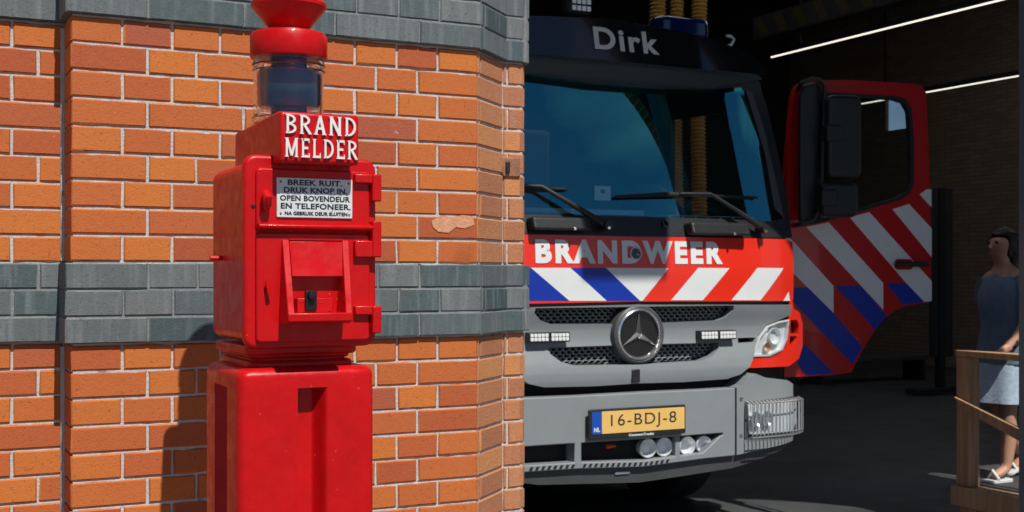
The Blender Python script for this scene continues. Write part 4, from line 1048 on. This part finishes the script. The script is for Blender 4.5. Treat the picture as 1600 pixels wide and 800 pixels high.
q = fit_text('16-BDJ-8', pu0 + pw2 * .215, pu0 + pw2 * .895, pz0_ + ph2 * .29, pz0_ + ph2 * .80, lambda u, z, w: PM(u, z, .0166 + w), .001, bold=.0, space=1.15, res=6)
obj('plate_number', q, M['ink'], po, smooth=False)
q = fit_text('NL', pu0 + pw2 * .045, pu0 + pw2 * .105, pz0_ + ph2 * .25, pz0_ + ph2 * .39, lambda u, z, w: PM(u, z, .0166 + w), .001, bold=.001)
obj('plate_country', q, M['t_white'], po, smooth=False)
q = fit_text('CommonTrucks', pu0 + pw2 * .40, pu0 + pw2 * .66, pz0_ + ph2 * .03, pz0_ + ph2 * .115, lambda u, z, w: PM(u, z, .0142 + w), .001, bold=.0006)
obj('plate_dealer', q, M['t_white'], po, smooth=False)
# --- open door (hinged at its front edge, swung outwards)
Hd = Vector((P(1228, 400, 5.36).x, 5.36)); k = (1450 - 800) / F; ze = (S_ * Hd.x + C_ * Hd.y) * 1.028
Ed = Vector((k * ze * C_ + ze * S_, -k * ze * S_ + ze * C_)); dd = (Ed - Hd).normalized(); dn = Vector((dd.y, -dd.x))
def DM(off=0):
    return lambda u, z, w: Vector((*(Hd + dd * u + dn * (w + off)), H + z))
def dh(px, py, off=0):
    d = dirv(px, py); o = Hd + dn * off; det = d.x * dn.x + d.y * dn.y; t = o.dot(dn) / det
    p = Vector((d.x * t, d.y * t)); return ((p - Hd).dot(dd), d.z * t)
def dhs(pts, off=0): return [dh(x, y, off) for x, y in pts]
dout = dhs([(1226, 590), (1226, 340), (1232, 240), (1240, 150), (1247, 132), (1262, 125), (1330, 125), (1420, 130), (1440, 133), (1447, 145), (1452, 260), (1455, 380), (1455, 471), (1440, 474), (1420, 477), (1400, 484), (1384, 496), (1368, 514), (1352, 540), (1340, 562), (1330, 582), (1290, 587), (1240, 589)])
dwin = dhs([(1249, 330), (1256, 230), (1264, 160), (1274, 148), (1300, 146), (1400, 151), (1415, 156), (1423, 170), (1427, 220), (1427, 285), (1421, 302), (1405, 312), (1340, 331), (1270, 350), (1252, 349)])
b = panel(dout, [dwin], DM(0), .06, step=.08); door = obj('door', b, M['door_red'], truck, bevel=.01, seg=3, label='open red door with red, white and blue diagonal stripes')
b = panel(dwin, [], DM(-.02), .006, step=0); obj('door_window', b, M['sideglass'], door)
cxw = sum(u for u, _ in dwin) / len(dwin); czw = sum(z for _, z in dwin) / len(dwin)
b = panel([(cxw + (u - cxw) * 1.01, czw + (z - czw) * 1.01) for u, z in dwin], [[(cxw + (u - cxw) * .95, czw + (z - czw) * .95) for u, z in dwin]], DM(.004), .04, step=.1); obj('window_seal', b, M['rubber'], door)
def clipstripe(pts, mat):
    """stripe clipped to the door outline"""
    poly = dhs(pts)
    # Sutherland-Hodgman of a convex stripe against the door outline is not needed: stripes are drawn inside it
    b = panel(poly, [], DM(.0015), .001, step=.1); obj('stripe', b, mat, door)
W_, B_ = M['t_white'], M['t_blue']
# white diagonals (photo outline points)
Z5 = lambda x, y: (1180 + x / 2.6667, 330 + y / 2.6667)
def zs5(pts, mat): clipstripe([Z5(*p) for p in pts], mat)
zs5([(128, 92), (160, 128), (326, 312), (326, 424), (158, 258), (128, 228)], W_)
zs5([(213, 66), (305, 46), (533, 300), (533, 410), (438, 308)], W_)
zs5([(393, 25), (475, 4), (735, 292), (735, 374), (705, 378), (626, 296)], W_)
zs5([(572, -8), (640, -30), (735, 72), (735, 192)], W_)
zs5([(685, -70), (712, -90), (734, -92), (734, -16)], W_)
zs5([(128, 318), (220, 318), (326, 424), (448, 566), (404, 638), (156, 376), (128, 346)], B_)
zs5([(333, 311), (438, 309), (548, 436), (498, 494)], B_)
zs5([(548, 302), (626, 297), (704, 378), (660, 384), (614, 390)], B_)
zs5([(192, 540), (330, 676), (210, 683), (176, 640), (182, 560)], B_)
# handle
A = dh(1398, 413, .02); B2 = dh(1450, 414, .02)
b = BM(); prism(b, rrect(A[0] + .01, A[0] + .12, A[1] - .03, A[1] + .03, .02), .001, .006, DM(0)); dhn = obj('handle_bowl', b, M['door_red'], door)
b = BM(); prism(b, rrect(A[0], B2[0], A[1] - .014, A[1] + .014, .013), .012, .04, DM(0)); obj('handle', b, M['black_pl'], dhn, bevel=.006)
# mirrors on their tube frame
mo = .16
b = BM(); tube(b, [DM(.0)(*dh(1246, 140), 0)] + [DM(mo)(*dh(x, y, mo), 0) for x, y in ((1254, 128), (1268, 124), (1281, 125), (1288, 135), (1287, 200), (1283, 290), (1279, 330), (1270, 346), (1255, 350))] + [DM(0)(*dh(1243, 352), 0)], .013, 10); mf_ = obj('mirror_arm', b, M['black_pl'], door)
def mirror_box(x0, x1, y0, y1):
    A = dh(x0, y0, mo); B = dh(x1, y1, mo)
    b = BM(); prism(b, rrect(A[0], B[0], B[1], A[1], .04), mo - .05, mo + .05, DM(0)); m_ = obj('mirror', b, M['black_pl'], mf_, bevel=.022, seg=3)
    b = BM(); prism(b, rrect(A[0] + .02, B[0] - .02, B[1] + .02, A[1] - .02, .03), mo - .056, mo - .048, DM(0)); obj('mirror_glass', b, M['chrome'], m_)
mirror_box(1287, 1341, 149, 280); mirror_box(1278, 1336, 285, 340)
for (x, y) in ((1293, 210), (1285, 310)):
    A = dh(x, y, mo); b = BM(); prism(b, rrect(A[0] - .035, A[0] + .06, A[1] - .045, A[1] + .045, .015), mo + .01, mo + .062, DM(0)); obj('mirror_clamp', b, M['black_pl'], mf_, bevel=.008)
# big wide mirror panel between frame and pillar
A = dh(1252, 132, mo - .04); B = dh(1284, 345, mo - .04)
b = panel(dhs([(1250, 150), (1258, 132), (1280, 128), (1285, 140), (1280, 325), (1270, 342), (1250, 346)], mo - .04), [], DM(mo - .04), .03, step=0); obj('mirror_shell', b, M['black_pl'], mf_, bevel=.008)
# body behind the cab, wheels
b = BM(); box(b, (XC - 1.18, 7.7, .55), (XC + 1.02, 10.6, 2.35)); obj('rear_body', b, M['t_dgrey'], truck, bevel=.03)
b = BM(); box(b, (XC - 1.0, 5.2, .42), (XC + .9, 10.4, .56)); obj('chassis', b, M['dark'], truck)
for (x, y) in ((XC - .92, 6.15), (XC + .92, 6.15), (XC - .92, 9.4), (XC + .86, 9.4)):
    WM = lambda a, c_, z: Vector((x + z, y + a, .47 + c_))
    b = BM(); lathe(b, [(.27, -.12), (.44, -.13), (.47, -.10), (.47, .10), (.44, .13), (.27, .12), (.27, -.12)], (0, 0), 40, WM); wo = obj('wheel', b, M['rubber'], truck)
    b = BM(); lathe(b, [(0, -.06), (.1, -.06), (.16, -.02), (.27, -.10), (.27, .10), (.16, .02), (.1, .06), (0, .06)], (0, 0), 32, WM); obj('rim', b, M['steel'], wo)

# ------------------------------------------------------------------ exhaust hoses, work light, stand
def hose(px, y0, Y, r, label, top=5.75):
    p = P(px, y0, Y); b = BM(); n = int((top - .9) / .0068); pts = []; rad = []
    for i in range(n): pts.append((p.x + .01 * math.sin(i * .02), Y, .9 + i * .0068)); rad.append(r * (1.0 if i % 4 in (0, 1) else .80))
    tube(b, pts, rad, 14); tag(obj('exhaust_hose', b, M['hose'], ang=80), label, 'hose', 'corrugated exhaust hoses hanging behind the truck')
hose(1027, 40, 7.15, .058, 'yellow corrugated hose left of the blue roof beacon')
hose(1057, 40, 7.25, .050, 'dark yellow corrugated hose in the middle of the three')
hose(1092, 40, 7.15, .056, 'thick yellow corrugated hose right of the middle hose')
p = P(908, 6, 9.5)
wlp = thing('work_light', 'square work light with a grid of pale lamps above the truck roof', 'work light', (p.x, 9.5, p.z))
b = BM(); box(b, (p.x - .14, 9.5, p.z - .10), (p.x + .10, 9.6, p.z + .30)); obj('housing', b, M['dark'], wlp, bevel=.02)
b = BM()
for i in range(4):
    for j in range(5): box(b, (p.x - .09 + i * .05, 9.49, p.z - .06 + j * .06), (p.x - .055 + i * .05, 9.498, p.z - .02 + j * .06))
obj('lamp_grid', b, mk('pale_lamp', (.3, .33, .36), .4, emit=(.75, .85, 1), estr=.12), wlp)
b = BM(); box(b, (p.x - .03, 9.54, p.z + .30), (p.x, 9.57, 5.8)); obj('bracket', b, M['dark'], wlp)
# dark display stand behind the door
g0 = PG(1470, 617); sy = g0.y
st = thing('display_stand', 'dark display board on a thin post behind the open door', 'stand', (g0.x, sy, 0))
a = P(1456, 293, sy); e = P(1489, 430, sy)
b = BM(); box(b, (a.x, sy, e.z - .9), (e.x, sy + .04, a.z)); obj('board', b, M['steel'] if False else mk('board_black', (.022, .023, .026), .5), st, bevel=.005)
b = BM(); box(b, (g0.x - .04, sy - .03, .05), (g0.x + .04, sy + .05, a.z)); obj('pole', b, M['dark'], st)
b = BM(); box(b, (g0.x - .45, sy - .06, .03), (g0.x + .45, sy + .08, .08)); obj('foot', b, M['dark'], st, bevel=.01)
g1 = PG(1290, 612); g2 = PG(1450, 612)
bn = thing('low_bench', 'low dark bench in the shadow under the open door', 'bench', (g1.x, g1.y, 0))
by = g1.y + .6; a = P(1270, 590, by); e = P(1462, 598, by)
b = BM(); box(b, (a.x, by, .26), (e.x, by + .4, .32)); obj('seat', b, mk('bench_grey', (.05, .052, .055), .5), bn, bevel=.01)
for x in (a.x + .15, e.x - .2):
    b = BM(); box(b, (x, by + .03, 0), (x + .06, by + .36, .262)); obj('leg', b, M['dark'], bn)

# ------------------------------------------------------------------ steel door post and wooden barrier
sp = P(1597, 400, 3.75)
pt = thing('steel_post', 'smooth grey blue steel post at the right edge', 'post', (sp.x, 3.75, 0))
xl_ = P(1591, 400, 3.85).x
b = BM(); box(b, (xl_, 3.75, 0), (xl_ + .09, 3.85, 4.4)); obj('post', b, M['steel'], pt, bevel=.006)
b = BM(); box(b, (xl_ - .03, 3.70, 0), (xl_ + .13, 3.90, .012)); obj('base_plate', b, M['steel'], pt)
YB = 4.62
w0 = P(1507, 548, YB); wt = w0.z
bar = thing('wooden_barrier', 'pale pine barrier with a diagonal brace at the right edge', 'barrier', (w0.x, YB, 0))
bx_ = w0.x; pwid = P(1531, 600, YB).x - bx_
pw_ = .075
b = BM(); box(b, (bx_, YB - .03, .234), (bx_ + pw_, YB + .055, wt - .035)); obj('post', b, M['wood'], bar, bevel=.003)
b = BM(); box(b, (bx_ - .003, 3.05, wt - .033), (bx_ + pw_ + .02, YB + .06, wt)); obj('rail', b, M['wood'], bar, bevel=.003)
b = BM(); box(b, (bx_ - .02, 3.05, .13), (bx_ + .12, YB + .075, .232)); obj('base_beam', b, M['wood'], bar, bevel=.003)
for y_ in (3.12, YB - .08):
    b = BM(); box(b, (bx_ - .01, y_, .005), (bx_ + .11, y_ + .10, .129)); obj('foot_block', b, M['wood'], bar, bevel=.003)
za_, zb2 = wt - .30, .33
b = BM(); prism(b, [(YB - .01, za_), (YB + .045, za_ + .06), (3.42, zb2), (3.42, zb2 - .095)], bx_ - .028, bx_ - .002, lambda u, v, w: (w, u, v)); obj('brace', b, M['wood'], bar, bevel=.002)
b = BM(); box(b, (bx_, 3.05, .234), (bx_ + pw_, 3.13, wt - .035)); obj('post', b, M['wood'], bar, bevel=.003)

# ------------------------------------------------------------------ woman walking through the bay
YW = 5.62
f0 = PG(1562, 750); YW = f0.y
wx = P(1570, 600, YW).x
person = thing('person', 'woman in a blue tee and pale blue skirt walking behind the wooden barrier', 'person', (wx, YW, 0))
hp = P(1566, 360, YW).z                     # top of the head
k_ = hp / 1.66
def W(x, y, z): return Vector((wx + x * k_, YW + y * k_, z * k_))
def skin_obj(name, verts, edges, radii, mat, parent, sub=2):
    me = bpy.data.meshes.new(name); me.from_pydata([tuple(v) for v in verts], edges, []); me.materials.append(mat)
    o = bpy.data.objects.new(name, me); col.objects.link(o)
    s = o.modifiers.new('skin', 'SKIN'); s.use_smooth_shade = True; s.use_x_symmetry = False
    layer = me.skin_vertices[0] if me.skin_vertices else None
    if layer is None:
        b_ = bmesh.new(); b_.from_mesh(me); b_.verts.layers.skin.verify(); b_.to_mesh(me); b_.free(); layer = me.skin_vertices[0]
    for i, r in enumerate(radii):
        rr = r if isinstance(r, tuple) else (r, r)
        layer.data[i].radius = (rr[0] * k_, rr[1] * k_); layer.data[i].use_root = (i == 0)
    ss_ = o.modifiers.new('sub', 'SUBSURF'); ss_.levels = sub; ss_.render_levels = sub
    o.parent = parent; o.matrix_parent_inverse = world_of(parent).inverted()
    return o
# facing -X, front foot ahead, one arm forward on the rail
V, E, Rr = [], [], []
def node(p, r, par=None):
    V.append(W(*p)); Rr.append(r)
    if par is not None: E.append((par, len(V) - 1))
    return len(V) - 1
pel = node((.02, 0, .90), (.115, .15)); wst = node((.0, 0, 1.04), (.10, .125), pel); chs = node((-.02, 0, 1.22), (.105, .14), wst)
ush = node((.0, 0, 1.34), (.075, .11), chs); nk = node((-.015, 0, 1.42), .052, ush); nk2 = node((-.035, 0, 1.47), .05, nk)
hd1 = node((-.045, 0, 1.55), (.088, .075), nk2); hd2 = node((-.03, 0, 1.62), (.085, .072), hd1)
for sgn, hand in ((-1, True), (1, False)):
    sh_ = node((.0, .16 * sgn, 1.33), .055, ush)
    if hand:
        el = node((-.03, .215 * sgn, 1.07), .042, sh_); wr = node((-.16, .19 * sgn, .90), .028, el); pm = node((-.22, .18 * sgn, .875), (.018, .036), wr)
    else:
        el = node((.09, .21 * sgn, 1.07), .042, sh_); wr = node((.08, .20 * sgn, .85), .028, el); pm = node((.06, .19 * sgn, .78), (.018, .034), wr)
    d_ = (W(*[0, 0, 0]) * 0)
    base = V[pm]; fw = (V[pm] - V[wr]).normalized()
    for q in range(4):
        off_ = Vector((0, 1, 0)) * (q - 1.5) * .017 * k_
        V.append(base + off_ * .9 + fw * .035 * k_); Rr.append(.0095); E.append((pm, len(V) - 1)); a_i = len(V) - 1
        V.append(base + off_ + fw * (.075 + .008 * (1.5 - abs(q - 1.5))) * k_ + Vector((0, 0, -.022 * k_))); Rr.append(.008); E.append((a_i, len(V) - 1))
    V.append(V[wr] + fw * .045 * k_ + Vector((-.01, -sgn * .035, -.015)) * k_); Rr.append(.010); E.append((wr, len(V) - 1)); a_i = len(V) - 1
    V.append(V[a_i] + fw * .035 * k_ + Vector((0, -sgn * .008, -.01)) * k_); Rr.append(.009); E.append((a_i, len(V) - 1))
for sgn, fwd in ((-1, -1), (1, 1)):
    hpj = node((.02, .085 * sgn, .84), .09, pel)
    if fwd < 0:   # leading leg
        kn = node((-.07, .08 * sgn, .47), .060, hpj); cf = node((-.05, .08 * sgn, .30), .056, kn); an = node((-.08, .08 * sgn, .085), .036, cf); to = node((-.20, .08 * sgn, .045), (.022, .040), an)
    else:         # trailing leg pushing off
        kn = node((.0, .08 * sgn, .47), .060, hpj); cf = node((.14, .08 * sgn, .31), .056, kn); an = node((.26, .08 * sgn, .13), .036, cf); to = node((.17, .08 * sgn, .045), (.022, .040), an)
body = skin_obj('body', V, E, Rr, M['skin'], person)
# face details
b = BM(); tube(b, [W(-.118, 0, 1.575), W(-.136, 0, 1.548), W(-.120, 0, 1.540)], [.008 * k_, .012 * k_, .010 * k_], 8); obj('nose', b, M['skin'], body)
b = BM()
for sgn in (-1, 1): bmesh.ops.create_icosphere(b, subdivisions=2, radius=.012 * k_, matrix=Matrix.Translation(W(-.113, .034 * sgn, 1.58)))
obj('eye', b, M['ink'], body)
b = BM(); tube(b, [W(-.112, -.024, 1.505), W(-.124, 0, 1.503), W(-.112, .024, 1.505)], .007 * k_, 6); obj('mouth', b, mk('lips', (.4, .12, .1), .5), body)
b = BM(); bmesh.ops.create_icosphere(b, subdivisions=4, radius=1.0)
for v in b.verts:
    n_ = v.co.copy(); q = Vector((n_.x * .112, n_.y * .096, n_.z * .115)); wob = 1 + .05 * math.sin(n_.x * 9 + n_.z * 7) * math.cos(n_.y * 11)
    q *= wob
    if q.x < -.045: q.x = -.045 + (q.x + .045) * (.95 if q.z > .06 else .1)
    if q.z < -.03 and q.x > 0: q.z *= 1.35
    v.co = W(.0 + q.x, q.y, 1.565 + q.z)
obj('hair', b, M['hair'], body)
def loft(bm, rings, n=28):
    R0 = []
    for (cx, cy, z, rx, ry) in rings:
        R0.append([bm.verts.new(W(cx + rx * math.cos(2 * math.pi * i / n), cy + ry * math.sin(2 * math.pi * i / n), z)) for i in range(n)])
    for A, B in zip(R0, R0[1:]):
        for i in range(n): bm.faces.new((A[i], A[(i + 1) % n], B[(i + 1) % n], B[i]))
b = BM(); loft(b, [(.02, 0, .78, .172, .222), (.015, 0, .84, .166, .212), (.01, 0, .93, .148, .190), (.0, 0, 1.04, .130, .165), (-.015, 0, 1.14, .135, .170), (-.025, 0, 1.24, .130, .178), (-.01, 0, 1.33, .095, .155), (-.008, 0, 1.385, .070, .085)])
for sgn in (-1, 1):
    a_, c_ = W(.0, .13 * sgn, 1.345), W(-.01 if sgn < 0 else .045, .215 * sgn, 1.17)
    tube(b, [a_, (a_ + c_) / 2 + Vector((0, .02 * sgn, .01)), c_], [.060 * k_, .064 * k_, .062 * k_], 16, caps=False)
t_o = obj('tee', b, M['tee'], person); 
b = BM()
n = 40; prev = None
for (z, rx, ry) in ((.93, .140, .180), (.85, .160, .205), (.72, .175, .215), (.60, .19, .22), (.52, .20, .225)):
    ring = []
    for i in range(n):
        a = 2 * math.pi * i / n; fl_ = 1 + .05 * math.sin(a * 7) * (0.93 - z) / .4
        ring.append(b.verts.new(W(.02 + rx * fl_ * math.cos(a), ry * fl_ * math.sin(a), z)))
    if prev:
        for i in range(n): b.faces.new((prev[i], prev[(i + 1) % n], ring[(i + 1) % n], ring[i]))
    prev = ring
obj('skirt', b, M['skirt'], person)
for (x, y, ang_) in ((-.15, -.08, 0), (.215, .08, .5)):
    b = BM(); prism(b, rrect(-.13, .11, -.045, .045, .04), 0, .022, lambda u, v, w: W(x + u * math.cos(ang_), y + v, .004 + w + (u + .13) * math.sin(ang_) * .75)); so_ = obj('sandal', b, M['shoe'], person, bevel=.004)
    b = BM(); tube(b, [W(x - .04, y - .045, .03), W(x - .05, y, .085), W(x - .04, y + .045, .03)], .010 * k_, 8); obj('strap', b, M['shoe'], so_)
b = BM(); c0_ = (V[9] if False else W(-.145, -.192, .92))
tube(b, [c0_ + Vector((.036 * math.cos(t) * k_ * .5, .034 * math.sin(t) * k_, .036 * math.cos(t) * k_ * .8)) for t in [2 * math.pi * i / 16 for i in range(16)]], .009 * k_, 8, closed=True); obj('wristband', b, M['dark'], person)
